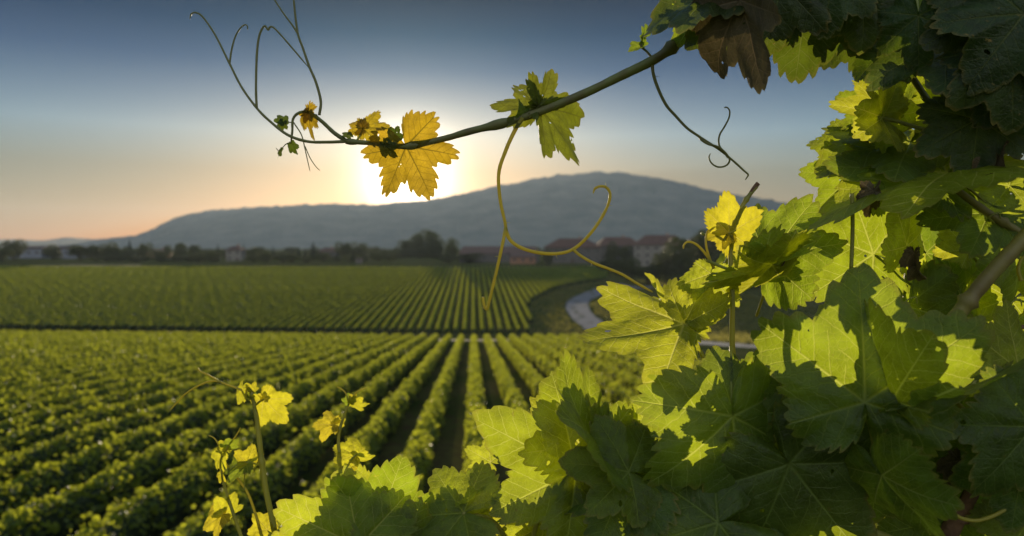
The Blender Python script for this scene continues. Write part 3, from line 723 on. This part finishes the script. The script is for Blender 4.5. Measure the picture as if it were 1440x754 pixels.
# ---- the arching shoot against the sky
S = shoot(0, 0, 0, 'thin dark vine shoot arching across the sky in front of the sun')
tube('cane', [(1080, -22, .80), (1040, 2, .81), (995, 29, .82), (960, 54, .83), (925, 81, .84), (875, 106, .85), (814, 135, .87), (737, 165, .89), (660, 185, .90), (625, 195, .91), (571, 206, .91), (530, 202, .92), (486, 199, .92)], 7.2, 2.6, 'darkcane', S, nodes=(.29, .62, .82, .985), n=8, sides=10)
tube('cane', [(488, 199, .92), (470, 187, .92), (455, 173, .93), (441, 162, .93), (432, 158, .93), (420, 159, .93), (412, 168, .93), (411, 185, .93), (409, 202, .93)], 2.6, 1.2, 'darkcane', S, nodes=(.35,))
tube('tendril', [(486, 199, .92), (460, 200, .92), (432, 199, .92), (405, 190, .92), (380, 171, .93), (361, 152, .93), (340, 123, .94), (323, 90, .94), (303, 50, .95), (286, 25, .95), (276, 18, .95), (269, 20, .95), (267, 27, .95)], 1.9, .9, 'tendrildark', S, n=10)
tube('tendril', [(323, 90, .94), (325, 74, .94), (330, 54, .94), (337, 41, .94), (344, 35, .94), (348, 37, .94), (348, 42, .94)], 1.2, .7, 'tendrildark', S)
tube('tendril', [(361, 152, .93), (360, 125, .93), (361, 80, .93), (364, 53, .93), (369, 40, .93), (373, 37, .93), (377, 42, .93), (380, 38, .93), (386, 40, .93), (400, 55, .93), (418, 76, .93), (434, 95, .93)], 1.5, 1.0, 'tendrildark', S)
tube('tendril', [(449, 162, .93), (451, 142, .93), (444, 115, .93), (435, 94, .93), (426, 68, .93), (419, 48, .93), (415, 20, .93), (412, -12, .93)], 1.7, 1.2, 'tendrildark', S)
tube('tendril', [(419, 48, .93), (410, 34, .93), (398, 18, .93), (381, -8, .93)], 1.2, .9, 'tendrildark', S)
tube('tendril', [(414, 174, .93), (424, 190, .92), (429, 210, .92), (433, 228, .92), (436, 241, .92)], .8, .45, 'tendrildark', S)
tube('tendril', [(429, 206, .92), (436, 222, .92), (444, 234, .92), (450, 240, .92)], .6, .4, 'tendrildark', S)
tube('tendril', [(414, 173, .93), (406, 172, .93), (399, 172, .93)], .8, .5, 'tendrildark', S)
tube('tendril', [(410, 200, .93), (402, 203, .93), (393, 212, .93), (388, 208, .93)], .7, .4, 'tendrildark', S)
tube('tendril', [(735, 166, .885), (727, 178, .885), (717, 198, .88), (710, 215, .88), (703, 235, .88), (701, 255, .88), (704, 285, .88), (710, 312, .88), (712, 325, .88)], 2.5, 1.7, 'tendril', S, hairs=10)
tube('tendril', [(711, 320, .88), (707, 342, .87), (698, 382, .87), (690, 415, .87), (685, 434, .87), (681, 430, .87), (679, 418, .87)], 1.9, 1.5, 'tendril', S, hairs=26)
tube('tendril', [(711, 322, .88), (717, 337, .88), (730, 347, .88), (750, 354, .88), (775, 357, .88), (798, 354, .88), (815, 344, .88), (833, 325, .87), (846, 306, .87), (855, 288, .87), (858, 273, .87), (853, 264, .87), (845, 262, .87), (837, 265, .87), (834, 272, .87)], 2.1, 1.4, 'tendril', S, hairs=30)
tube('tendril', [(806, 351, .88), (817, 360, .87), (835, 370, .86), (856, 378, .85), (875, 386, .84), (895, 398, .83), (918, 411, .82)], 1.7, 1.4, 'tendril', S, hairs=8)
tube('tendril', [(917, 88, .84), (919, 105, .84), (926, 126, .84), (937, 148, .84), (950, 163, .84), (966, 180, .84), (983, 192, .84), (1000, 203, .84), (1015, 213, .84), (1033, 228, .84), (1046, 240, .84), (1052, 246, .84), (1048, 253, .84)], 2.0, 1.0, 'tendrildark', S, hairs=4)
tube('tendril', [(983, 192, .845), (988, 198, .835), (997, 203, .832), (1010, 207, .832), (1020, 215, .832), (1026, 225, .835), (1021, 233, .84), (1010, 235, .84), (1001, 230, .84), (997, 222, .84), (999, 216, .84)], 1.5, .8, 'tendrildark', S)
tube('tendril', [(1024, 222, .835), (1017, 213, .84), (1011, 203, .845), (1012, 190, .845), (1019, 178, .845), (1025, 166, .845), (1026, 156, .845), (1022, 151, .845), (1018, 152, .845)], 1.2, .8, 'tendrildark', S)
tube('shoot_bud', [(918, 83, .84), (910, 73, .84), (902, 66, .84), (902, 58, .84), (905, 46, .84)], 1.6, .9, 'darkcane', S)
leaf(S, 905, 50, .84, 66, 17, 20, 50, 20, .6, .5, 'deep', 1, hero=False)
leaf(S, 903, 62, .84, 55, 12, 0, 30, 20, .6, .5, 'deep', 2, hero=False)
leaf(S, 901, 66, .84, 190, 18, 10, 40, 30, .6, .5, 'deep', 3, hero=False)
leaf(S, 571, 206, .905, -62, 80, -6, 8, 0, -.3, .25, 'gold', 4, und=.06)
leaf(S, 511, 181, .93, 8, 40, 10, -20, 0, .5, .3, 'gold', 5, und=.08, pet=(500, 199, .92), petr=.8)
leaf(S, 510, 180, .93, 150, 24, -10, 20, 0, .5, .3, 'gold', 6, hero=False)
leaf(S, 758, 151, .90, -45, 94, -6, -42, 8, .35, .3, 'goldgreen', 7, und=.08, lobe=1.05, wide=.85, bas=.3, pet=(735, 164, .89))
leaf(S, 757, 150, .895, 60, 62, 4, 34, 5, .5, .3, 'goldgreen', 71, und=.08, lobe=1.1, bas=.3, wide=.9)
leaf(S, 756, 153, .91, 170, 68, 4, 28, 10, .4, .4, 'goldgreen', 8, und=.08, bas=.3, wide=.9)
leaf(S, 727, 160, .88, 72, 22, 0, 60, 40, .4, .4, 'deep', 9, hero=False)
leaf(S, 434, 158, .925, -92, 40, 0, 48, 10, .5, .5, 'gold', 10)
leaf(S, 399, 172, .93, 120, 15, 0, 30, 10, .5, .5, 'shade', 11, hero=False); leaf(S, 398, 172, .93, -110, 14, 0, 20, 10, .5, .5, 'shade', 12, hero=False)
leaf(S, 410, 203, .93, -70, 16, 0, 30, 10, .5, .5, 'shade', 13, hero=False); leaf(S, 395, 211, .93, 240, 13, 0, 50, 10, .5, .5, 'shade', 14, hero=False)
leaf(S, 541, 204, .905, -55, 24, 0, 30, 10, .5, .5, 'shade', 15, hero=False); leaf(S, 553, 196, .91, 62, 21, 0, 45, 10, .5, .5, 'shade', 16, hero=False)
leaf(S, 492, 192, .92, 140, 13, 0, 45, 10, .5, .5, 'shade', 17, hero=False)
leaf(S, 434, 92 + 66, .925, -120, 18, 0, 10, 10, .5, .5, 'gold', 18, hero=False)

# ---- dark canopy at the top right
T = shoot(0, 0, 0, 'dense dark vine canopy hanging into the top right corner')
tube('cane', [(1180, -90, .9), (1246, 10, .78), (1254, 65, .74), (1285, 112, .71), (1323, 169, .67), (1350, 215, .64)], 3.4, 3.0, 'darkcane', T, nodes=(.45,))
tube('cane', [(1500, -60, .85), (1400, 30, .82), (1310, 55, .8), (1246, 30, .79)], 3.0, 2.0, 'darkcane', T)
AUTOPET.add(T)
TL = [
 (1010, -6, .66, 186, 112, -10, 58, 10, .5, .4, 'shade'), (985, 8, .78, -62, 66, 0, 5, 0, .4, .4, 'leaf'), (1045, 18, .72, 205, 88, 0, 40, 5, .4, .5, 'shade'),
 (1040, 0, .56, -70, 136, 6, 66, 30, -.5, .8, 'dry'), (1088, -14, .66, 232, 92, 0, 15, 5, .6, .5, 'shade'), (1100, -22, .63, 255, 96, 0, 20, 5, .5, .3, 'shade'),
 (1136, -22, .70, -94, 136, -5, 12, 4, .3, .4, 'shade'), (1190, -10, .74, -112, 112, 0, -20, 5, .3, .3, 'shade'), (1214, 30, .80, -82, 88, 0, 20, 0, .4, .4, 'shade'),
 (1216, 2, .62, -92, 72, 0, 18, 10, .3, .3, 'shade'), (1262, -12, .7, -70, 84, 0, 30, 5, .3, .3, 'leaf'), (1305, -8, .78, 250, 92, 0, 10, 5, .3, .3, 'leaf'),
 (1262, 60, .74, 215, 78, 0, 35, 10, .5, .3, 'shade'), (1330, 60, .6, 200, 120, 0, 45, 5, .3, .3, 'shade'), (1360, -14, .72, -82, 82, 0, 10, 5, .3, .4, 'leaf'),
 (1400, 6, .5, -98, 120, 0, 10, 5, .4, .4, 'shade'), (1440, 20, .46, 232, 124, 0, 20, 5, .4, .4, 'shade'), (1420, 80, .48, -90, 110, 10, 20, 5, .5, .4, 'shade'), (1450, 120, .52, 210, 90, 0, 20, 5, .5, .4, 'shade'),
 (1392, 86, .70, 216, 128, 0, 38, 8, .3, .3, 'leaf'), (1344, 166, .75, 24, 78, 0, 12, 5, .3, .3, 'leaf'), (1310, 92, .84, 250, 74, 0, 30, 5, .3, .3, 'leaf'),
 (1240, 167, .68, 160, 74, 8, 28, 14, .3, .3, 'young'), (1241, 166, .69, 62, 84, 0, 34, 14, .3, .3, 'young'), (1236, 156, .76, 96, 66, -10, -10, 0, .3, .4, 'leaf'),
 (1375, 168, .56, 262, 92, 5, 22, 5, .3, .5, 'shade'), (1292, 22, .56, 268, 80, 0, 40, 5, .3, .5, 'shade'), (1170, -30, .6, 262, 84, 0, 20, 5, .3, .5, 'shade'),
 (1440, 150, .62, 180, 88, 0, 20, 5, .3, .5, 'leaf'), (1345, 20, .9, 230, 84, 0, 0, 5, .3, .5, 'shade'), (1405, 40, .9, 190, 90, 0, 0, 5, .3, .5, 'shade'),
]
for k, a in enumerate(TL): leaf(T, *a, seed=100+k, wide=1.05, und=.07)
tube('petiole', [(1240, 167, .685), (1262, 171, .68), (1285, 178, .67), (1304, 183, .66), (1330, 184, .65)], 1.9, 2.2, 'petiole', T)
tube('petiole', [(1240, -20, .7), (1252, 30, .72), (1256, 66, .74)], 1.4, 1.6, 'petiole', T)
tube('petiole', [(1273, 45, .72), (1276, 80, .72), (1279, 100, .715)], 1.5, 1.7, 'darkcane', T)

# ---- the sunlit wall of leaves at the right
R_ = shoot(0, 0, 0, 'big sunlit grapevine filling the right side, thick green cane among its leaves', cat='grapevine', name='grapevine')
tube('cane', [(1285, 560, .56), (1308, 500, .53), (1340, 452, .51), (1385, 395, .50), (1440, 336, .49), (1520, 255, .49)], 6.6, 6.4, 'ripecane', R_, nodes=(.5,), sides=14)
tube('cane', [(1300, 238, .64), (1335, 260, .62), (1390, 300, .60), (1440, 332, .59), (1480, 365, .58)], 2.9, 4.4, 'ripecane', R_, nodes=(.6,), sides=10)
tube('cane', [(1064, 262, .70), (1052, 277, .70), (1038, 300, .70), (1026, 325, .70), (1027, 352, .70), (1030, 420, .69), (1031, 500, .69), (1050, 600, .70), (1100, 700, .72), (1180, 800, .76)], 2.0, 3.2, 'cane', R_, nodes=(.13, .28))
tube('cane', [(1066, 258, .70), (1058, 268, .70), (1050, 282, .70)], 2.4, 1.8, 'bark', R_)
tube('cane', [(1198, 272, .62), (1199, 320, .62), (1197, 378, .62)], 1.9, 1.9, 'cane', R_)
tube('cane', [(1330, 524, .62), (1350, 478, .63), (1385, 466, .64), (1460, 458, .66)], 2.4, 2.0, 'bark', R_)
tube('tendril', [(998, 365, .70), (988, 352, .70), (978, 343, .70), (968, 340, .70), (962, 344, .70), (961, 350, .70)], 1.4, .9, 'tendril', R_)
tube('tendril', [(1004, 378, .70), (998, 364, .70), (993, 345, .70), (994, 328, .70), (1002, 318, .70)], 1.5, .9, 'tendril', R_)
tube('tendril', [(1338, 716, .45), (1343, 724, .45), (1356, 730, .45), (1375, 732, .45), (1400, 724, .45), (1427, 708, .45)], 1.6, 1.6, 'tendril', R_)
tube('tendril', [(1436, 395, .55), (1432, 380, .55), (1436, 365, .55), (1446, 358, .55)], 1.8, 1.2, 'tendril', R_)
tube('tendril', [(1342, 562, .5), (1356, 576, .5), (1378, 590, .5), (1402, 610, .5), (1436, 640, .5)], 2.0, 1.2, 'tendril', R_)
for k, a in enumerate([(1228, 268, .60, 250, 34, 0, 60, 40, .8, .8), (1286, 356, .62, 262, 28, 0, 50, 50, .9, .8), (1290, 376, .62, 280, 24, 0, 70, 40, .9, .8), (1350, 648, .5, 240, 38, 0, 60, 40, .8, .8), (1100, 352, .66, 240, 32, 0, 60, 40, .8, .8), (1420, 560, .5, 200, 40, 0, 60, 40, .8, .8), (1250, 405, .57, 100, 18, 0, 60, 40, .8, .8), (1405, 215, .55, 250, 44, 0, 60, 50, .8, .8)]):
    leaf(R_, *a, 'dry', seed=270+k, hero=False, und=.12)
for k, (x_, y_, h_) in enumerate([(1278, 452, 34), (1302, 470, 26), (1330, 620, 30), (1395, 330, 30), (1425, 455, 34), (1290, 300, 26)]):
    tube('tendril', [(x_, y_, .6), (x_+6, y_-h_*.4, .6), (x_-4, y_-h_*.8, .59), (x_+9, y_-h_, .59), (x_+12, y_-h_*.7, .59)], 1.0, .6, 'petiole', R_)
tube('cane', [(1382, 664, .52), (1360, 705, .53), (1331, 760, .55), (1290, 900, .62), (1270, 1400, .9), (1290, 2350, 1.0)], 4.6, 14, 'bark', R_, nodes=(.1, .3))
tube('cane', [(1520, 255, .56), (1600, 180, .6), (1640, 300, .8), (1560, 900, .95), (1420, 1500, .98), (1300, 2350, 1.0)], 7, 17, 'bark', R_)
tube('cane', [(1280, 565, .66), (1290, 700, .72), (1300, 1000, .85), (1290, 1500, .95), (1290, 2300, 1.0)], 6, 14, 'bark', R_)
AUTOPET.add(R_)
RL = [
 (962, 456, .72, 194, 150, 6, 56, 8, -.2, .3, 'young', dict(und=.05, bas=.35, pet=(1024, 540, .70), petr=1.8)),
 (963, 456, .725, 67, 96, 0, -54, 14, .3, .3, 'young', dict(bas=.4)),
 (927, 420, .70, 108, 42, 0, 66, 20, .3, .3, 'young', {}),
 (1025, 328, .69, 30, 54, 0, 6, 0, .3, .3, 'tip', dict(wide=1.25, bas=.8)), (1024, 328, .695, 186, 32, 0, 30, 0, .3, .3, 'tip', {}),
 (1086, 372, .63, 204, 104, 0, -62, 10, .4, .4, 'young', {}), (1062, 374, .62, 3, 100, -20, 66, 0, .4, .4, 'leaf', {}), (1000, 385, .71, 250, 60, 0, 30, 0, .4, .4, 'young', {}),
 (1082, 368, .74, 60, 118, 0, -52, 10, .3, .5, 'leaf', {}),
 (1228, 358, .73, 158, 122, 0, 8, 0, .2, .2, 'leaf', dict(wide=1.1)), (1275, 346, .67, 78, 84, 0, 38, 8, .3, .3, 'young', {}),
 (1332, 244, .60, 191, 192, -8, 74, 14, .2, .5, 'young', {}), (1280, 200, .74, 186, 140, 0, 62, 5, .3, .3, 'leaf', {}), (1196, 202, .82, 222, 62, 0, 30, 5, .3, .3, 'leaf', {}),
 (1290, 240, .69, 172, 128, 0, 52, 5, .3, .3, 'deep', {}), (1196, 250, .82, 170, 66, 0, 12, 5, .3, .3, 'leaf', {}),
 (1390, 300, .62, 182, 96, 0, 38, 10, .3, .4, 'deep', {}), (1362, 352, .72, 130, 54, 0, 20, 5, .3, .3, 'young', {}), (1420, 262, .66, 170, 90, 0, 40, 5, .3, .3, 'leaf', {}),
 (1432, 520, .55, 140, 104, 0, 22, 8, .3, .3, 'young', {}), (1350, 420, .78, 100, 90, 0, 20, 5, .3, .3, 'leaf', {}), (1300, 430, .75, 60, 80, 0, 30, 5, .3, .3, 'leaf', {}),

 (1216, 566, .45, 89, 190, -4, -14, 10, .15, .2, 'leaf', dict(wide=1.0, lobe=.85, bas=.7)),
 (1254, 564, .44, 108, 150, -6, -62, 8, .3, .3, 'leaf', dict(lobe=.8, bas=.5, wide=.85)), (1300, 562, .42, 6, 180, -20, 66, 6, .2, .3, 'deep', dict(lobe=.8, bas=.6)),
 (1032, 582, .58, 54, 112, 0, -20, 5, .3, .3, 'deep', {}), (1030, 585, .55, -84, 158, 4, -14, 4, .3, .35, 'leaf', dict(wide=1.22, lobe=.85)),
 (1050, 570, .66, 120, 84, 0, 20, 5, .3, .3, 'deep', {}), (1120, 590, .64, 40, 80, 0, 20, 5, .3, .3, 'deep', {}),
 (1330, 500, .9, 160, 90, 0, 0, 0, .3, .3, 'leaf', {}), (1420, 420, .8, 200, 90, 0, 0, 0, .3, .3, 'leaf', {}),
]
for k, a in enumerate(RL): leaf(R_, *a[:11], seed=200+k, **a[11])

# ---- shaded leaves low on the right
Q = shoot(0, 0, 0, 'shaded vine shoot with broad dark leaves in the bottom right corner')
tube('cane', [(1240, 612, .47), (1262, 590, .5), (1290, 570, .56), (1300, 560, .62)], 2.2, 2.6, 'cane', Q)
tube('cane', [(1000, 640, .62), (1090, 690, .58), (1180, 730, .56), (1300, 790, .6), (1330, 900, .7), (1290, 1400, .9)], 3, 5, 'cane', Q)
AUTOPET.add(Q)
QL = [
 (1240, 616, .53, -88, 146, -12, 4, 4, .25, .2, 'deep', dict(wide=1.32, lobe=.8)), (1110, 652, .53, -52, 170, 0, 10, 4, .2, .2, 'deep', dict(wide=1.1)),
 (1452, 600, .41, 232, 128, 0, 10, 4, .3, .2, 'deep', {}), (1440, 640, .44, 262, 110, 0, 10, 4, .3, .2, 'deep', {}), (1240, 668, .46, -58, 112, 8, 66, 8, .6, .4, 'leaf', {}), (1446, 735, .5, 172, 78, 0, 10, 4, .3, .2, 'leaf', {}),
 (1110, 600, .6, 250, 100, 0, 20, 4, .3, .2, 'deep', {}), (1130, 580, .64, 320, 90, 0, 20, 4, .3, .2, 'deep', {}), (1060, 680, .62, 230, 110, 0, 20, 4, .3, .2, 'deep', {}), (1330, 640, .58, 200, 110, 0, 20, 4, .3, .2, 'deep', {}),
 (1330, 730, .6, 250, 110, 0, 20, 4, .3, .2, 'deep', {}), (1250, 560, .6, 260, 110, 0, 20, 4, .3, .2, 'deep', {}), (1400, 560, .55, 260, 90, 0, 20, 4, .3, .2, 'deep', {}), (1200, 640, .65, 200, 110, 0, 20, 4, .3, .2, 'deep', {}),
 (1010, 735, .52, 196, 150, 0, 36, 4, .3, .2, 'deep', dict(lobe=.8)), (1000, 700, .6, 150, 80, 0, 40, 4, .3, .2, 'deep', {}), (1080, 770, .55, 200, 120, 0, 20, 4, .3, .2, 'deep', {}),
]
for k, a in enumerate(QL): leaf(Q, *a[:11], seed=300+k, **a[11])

# ---- lower centre
O = shoot(0, 0, 0, 'leafy green vine shoot with shadowed leaves at the bottom centre')
tube('cane', [(935, 700, .62), (915, 660, .60), (905, 640, .60)], 2.6, 2.2, 'cane', O)
tube('cane', [(735, 800, .66), (752, 745, .65), (764, 705, .64), (770, 690, .64)], 2.6, 2.2, 'cane', O)
tube('cane', [(750, 790, .7), (741, 745, .7), (733, 730, .7)], 2.0, 1.8, 'cane', O)
tube('cane', [(768, 695, .64), (800, 668, .62), (840, 655, .62), (905, 640, .6), (990, 640, .62)], 2.4, 2.6, 'cane', O)
tube('cane', [(860, 790, .62), (850, 745, .62), (838, 715, .61), (830, 690, .6)], 2.2, 2, 'cane', O)
tube('cane', [(740, 790, .68), (800, 1000, .8), (1000, 1300, .9), (1260, 2300, 1.0)], 4, 9, 'bark', O)
AUTOPET.add(O)
OL = [
 (810, 662, .62, 153, 154, 0, 14, 4, .2, .25, 'leaf', dict(und=.06)), (834, 620, .62, 123, 130, 0, 74, 20, -.3, .3, 'leaf', {}), (818, 628, .66, 130, 98, 0, 38, 6, .3, .3, 'young', {}),
 (838, 600, .63, 84, 48, 0, 58, 20, .3, .3, 'leaf', {}), (872, 652, .68, 84, 84, 0, 20, 6, .3, .3, 'leaf', {}), (884, 664, .56, 166, 96, 6, 34, 12, .4, .4, 'leaf', {}), (866, 655, .66, 60, 60, 0, 30, 6, .3, .3, 'young', {}),
 (882, 672, .60, 200, 112, -10, 48, 6, .3, .3, 'deep', {}), (690, 650, .70, 150, 42, 0, 10, 6, .3, .3, 'young', {}),
 (765, 738, .68, 208, 76, 0, 22, 6, .3, .3, 'young', {}), (752, 730, .69, 20, 84, 0, 22, 6, .3, .3, 'young', {}), (672, 730, .70, 72, 62, 0, 22, 6, .3, .3, 'young', {}), (668, 732, .70, 200, 52, 0, 52, 6, .3, .3, 'leaf', {}),
 (905, 592, .7, 110, 36, 0, 22, 6, .3, .3, 'young', {}), (936, 560, .72, 120, 36, 0, 22, 6, .3, .3, 'young', {}), (920, 690, .66, 240, 80, 0, 22, 6, .3, .3, 'leaf', {}), (830, 760, .66, 150, 80, 0, 22, 6, .3, .3, 'leaf', {}),
 (790, 700, .72, 230, 76, 0, 22, 6, .3, .3, 'leaf', {}), (960, 660, .75, 200, 76, 0, 22, 6, .3, .3, 'leaf', {}),
]
for k, a in enumerate(OL): leaf(O, *a[:11], seed=400+k, **a[11])
tube('cane', [(672, 728, .70), (676, 760, .7), (690, 800, .7)], 1.4, 2, 'cane', O)

# ---- lower left: the leafy shoot with a slender tip
P_ = shoot(0, 0, 0, 'slender shoot tip rising from bright leaves, left of bottom centre')
tube('cane', [(492, 800, .62), (488, 745, .62), (485, 708, .62), (483, 680, .62), (480, 652, .62), (476, 625, .62), (478, 603, .62), (485, 582, .62), (491, 566, .62)], 2.6, 1.0, 'cane', P_, nodes=(.55, .75))
tube('tendril', [(491, 566, .62), (486, 553, .62), (480, 547, .62), (474, 544, .62)], .8, .5, 'tendril', P_)
tube('tendril', [(492, 565, .62), (500, 553, .62), (508, 548, .62), (516, 545, .62)], .8, .5, 'tendril', P_)
tube('petiole', [(482, 668, .62), (488, 655, .615), (495, 645, .61), (503, 638, .61)], 1.0, .8, 'petiole', P_)
PL = [
 (469, 597, .62, 178, 30, 0, 36, 6, .4, .4, 'tip'), (471, 597, .625, 20, 17, 0, 40, 6, .4, .4, 'tip'), (496, 568, .62, -12, 25, 0, 50, 6, .4, .4, 'tip'), (492, 566, .62, 100, 14, 0, 30, 6, .4, .4, 'leaf'), (494, 563, .62, 40, 12, 0, 50, 6, .4, .4, 'tip'),
 (500, 640, .62, 150, 36, 0, 46, 6, .4, .4, 'tip'), (501, 642, .62, -16, 26, 0, 50, 6, .4, .4, 'tip'), (497, 655, .625, 210, 16, 0, 40, 6, .4, .4, 'tip'),
 (528, 752, .60, 70, 112, 0, 16, 6, .3, .3, 'leaf'), (512, 715, .66, 108, 66, 0, 20, 6, .3, .3, 'young'), (505, 768, .55, 155, 128, 0, 22, 6, .3, .3, 'young'),
 (560, 800, .56, 120, 112, 0, 26, 6, .3, .3, 'leaf'), (652, 722, .60, 186, 102, -10, 44, 6, .3, .3, 'leaf'), (640, 760, .6, 150, 90, 0, 34, 6, .3, .3, 'leaf'), (590, 770, .66, 60, 90, 0, 30, 6, .3, .3, 'young'), (440, 790, .62, 90, 76, 0, 20, 6, .3, .3, 'young'),
 (656, 712, .62, 30, 40, 0, 40, 6, .3, .3, 'young'), (540, 790, .7, 20, 90, 0, 10, 0, .3, .3, 'deep')]
for k, a in enumerate(PL): leaf(P_, *a, seed=500+k, hero=a[4] > 35)
tube('cane', [(492, 795, .62), (560, 900, .7), (760, 1000, .8), (1100, 1300, .92), (1290, 2250, 1.0)], 3, 9, 'bark', P_)
tube('cane', [(650, 722, .60), (668, 724, .61), (700, 740, .64), (730, 800, .68)], 2.0, 2.4, 'cane', P_)

# ---- tall young shoot and the thin one beside it
U = shoot(0, 0, 0, 'tall upright young shoot with one yellow backlit leaf at its tip, lower left')
tube('cane', [(402, 830, .66), (394, 770, .66), (385, 737, .66), (375, 695, .66), (368, 649, .66), (364, 612, .66), (359, 575, .66), (354, 553, .66), (350, 543, .66)], 3.2, 1.9, 'cane', U, nodes=(.5, .85), sides=12)
tube('tendril', [(360, 566, .66), (350, 558, .66), (338, 548, .66), (312, 538, .66), (292, 527, .66), (281, 522, .66), (278, 517, .66)], 1.2, .7, 'tendril', U)
tube('tendril', [(311, 537, .66), (298, 536, .66), (282, 541, .66), (262, 553, .66), (248, 567, .66), (239, 577, .66)], 1.1, .6, 'tendril', U)
tube('petiole', [(361, 568, .66), (366, 564, .655), (372, 561, .65)], .9, .8, 'petiole', U)
for k, a in enumerate([(371, 561, .65, -50, 46, 0, 14, 4, .3, .3, 'tip'), (372, 561, .652, 80, 13, 0, 30, 4, .3, .3, 'tip'), (342, 544, .66, 248, 27, 0, 46, 4, .3, .3, 'tip'), (352, 550, .655, 55, 15, 0, 40, 4, .3, .3, 'tip'), (356, 556, .66, 150, 12, 0, 40, 4, .3, .3, 'leaf')]): leaf(U, *a, seed=600+k, hero=a[4] > 40)
tube('cane', [(402, 825, .66), (470, 930, .72), (760, 1080, .85), (1100, 1400, .94), (1290, 2300, 1.0)], 3.5, 9, 'bark', U)
Y_ = shoot(0, 0, 0, 'small thin shoot with curling tips, leftmost of the foreground shoots')
tube('cane', [(352, 790, .64), (339, 754, .64), (324, 710, .64), (315, 680, .64), (311, 655, .64), (312, 640, .64)], 1.9, 1.0, 'cane', Y_, nodes=(.6,))
tube('cane', [(385, 820, .65), (375, 770, .65), (364, 737, .65), (350, 697, .65), (338, 678, .65), (325, 662, .65), (314, 646, .645)], 1.6, .9, 'tendril', Y_)
tube('tendril', [(313, 645, .64), (308, 628, .64), (302, 617, .64), (293, 612, .64)], .9, .5, 'tendril', Y_)
tube('tendril', [(313, 642, .64), (322, 626, .64), (331, 614, .64), (336, 606, .64), (338, 601, .64)], .8, .5, 'tendril', Y_)
tube('petiole', [(322, 662, .64), (336, 652, .64), (350, 650, .64), (361, 653, .65)], .8, .8, 'petiole', Y_)
tube('petiole', [(344, 690, .64), (344, 672, .64), (345, 660, .64)], .7, .6, 'petiole', Y_)
for k, a in enumerate([(347, 653, .64, 190, 38, 0, 60, 8, .4, .4, 'leaf'), (347, 652, .64, 66, 28, 0, 48, 8, .4, .4, 'tip'), (311, 640, .64, 240, 24, 0, 30, 8, .4, .4, 'tip'), (312, 665, .64, 250, 16, 0, 40, 8, .4, .4, 'tip'), (318, 628, .64, 20, 20, 0, 50, 8, .4, .4, 'leaf'), (318, 634, .64, 120, 18, 0, 50, 8, .4, .4, 'tip'),
    (313, 724, .64, 212, 36, 0, 38, 8, .4, .4, 'tip'), (314, 723, .64, 52, 34, 0, 42, 8, .4, .4, 'tip'), (376, 745, .65, 130, 30, 0, 26, 8, .4, .4, 'tip'), (320, 790, .64, 110, 30, 0, 26, 8, .4, .4, 'tip')]): leaf(Y_, *a, seed=650+k, hero=a[4] > 35)
tube('cane', [(352, 785, .64), (440, 930, .72), (760, 1110, .85), (1100, 1450, .94), (1290, 2300, 1.0)], 2.5, 9, 'bark', Y_)

# ---- leaves deeper in the vine
rf = random.Random(21)
BND = [(-60, 1080), (0, 1110), (60, 1180), (110, 1260), (150, 1290), (200, 1230), (260, 1180), (350, 1130), (450, 1070), (520, 1030), (600, 960), (680, 900), (760, 760), (860, 700)]
cntf = {T: 0, R_: 0, Q: 0}
GAPS = [(1160, 0, 26), (1258, 82, 16), (1322, 42, 18), (1370, 150, 34), (1402, 212, 14), (1418, 250, 16), (1380, 470, 40)]
tries = 0
while sum(cntf.values()) < 62 and tries < 3000:
    tries += 1
    py = rf.uniform(-60, 850); px = rf.uniform(1030, 1560)
    if px < interp(py, BND)+40: continue
    d = rf.uniform(.72, 1.12)
    th = T if py < 190 else (R_ if py < 560 else Q)
    sz = rf.uniform(62, 96)
    if any((px-gx_)**2+(py-gy_)**2 < (gr+sz*.8)**2 for gx_, gy_, gr in GAPS): continue
    if cntf[th] > {T: 26, R_: 16, Q: 20}[th]: continue
    if th is R_ and px < 1235: continue
    cntf[th] += 1
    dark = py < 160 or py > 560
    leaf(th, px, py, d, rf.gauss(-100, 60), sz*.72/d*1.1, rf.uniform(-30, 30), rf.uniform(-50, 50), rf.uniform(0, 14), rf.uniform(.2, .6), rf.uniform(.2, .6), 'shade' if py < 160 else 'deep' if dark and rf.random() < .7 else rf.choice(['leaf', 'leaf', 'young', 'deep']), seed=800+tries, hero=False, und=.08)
#ENDFG
# ------------------------------------------------------------------ haze
def haze():
    m, t, o = newmat('haze_air'); pv = N(t, 'ShaderNodeVolumePrincipled')
    pv.inputs['Color'].default_value = (.70, .84, 1.0, 1); pv.inputs['Density'].default_value = HAZE; pv.inputs['Anisotropy'].default_value = .30
    t.links.new(pv.outputs[0], o.inputs['Volume'])
    v_, f_ = boxa(-5650, 5650, -60, 6050, -4, 328)
    tag(mesh_np('haze', v_, f_, m, smooth=False), 'thin golden evening haze over the valley and hill', 'haze', kind='stuff')
haze()
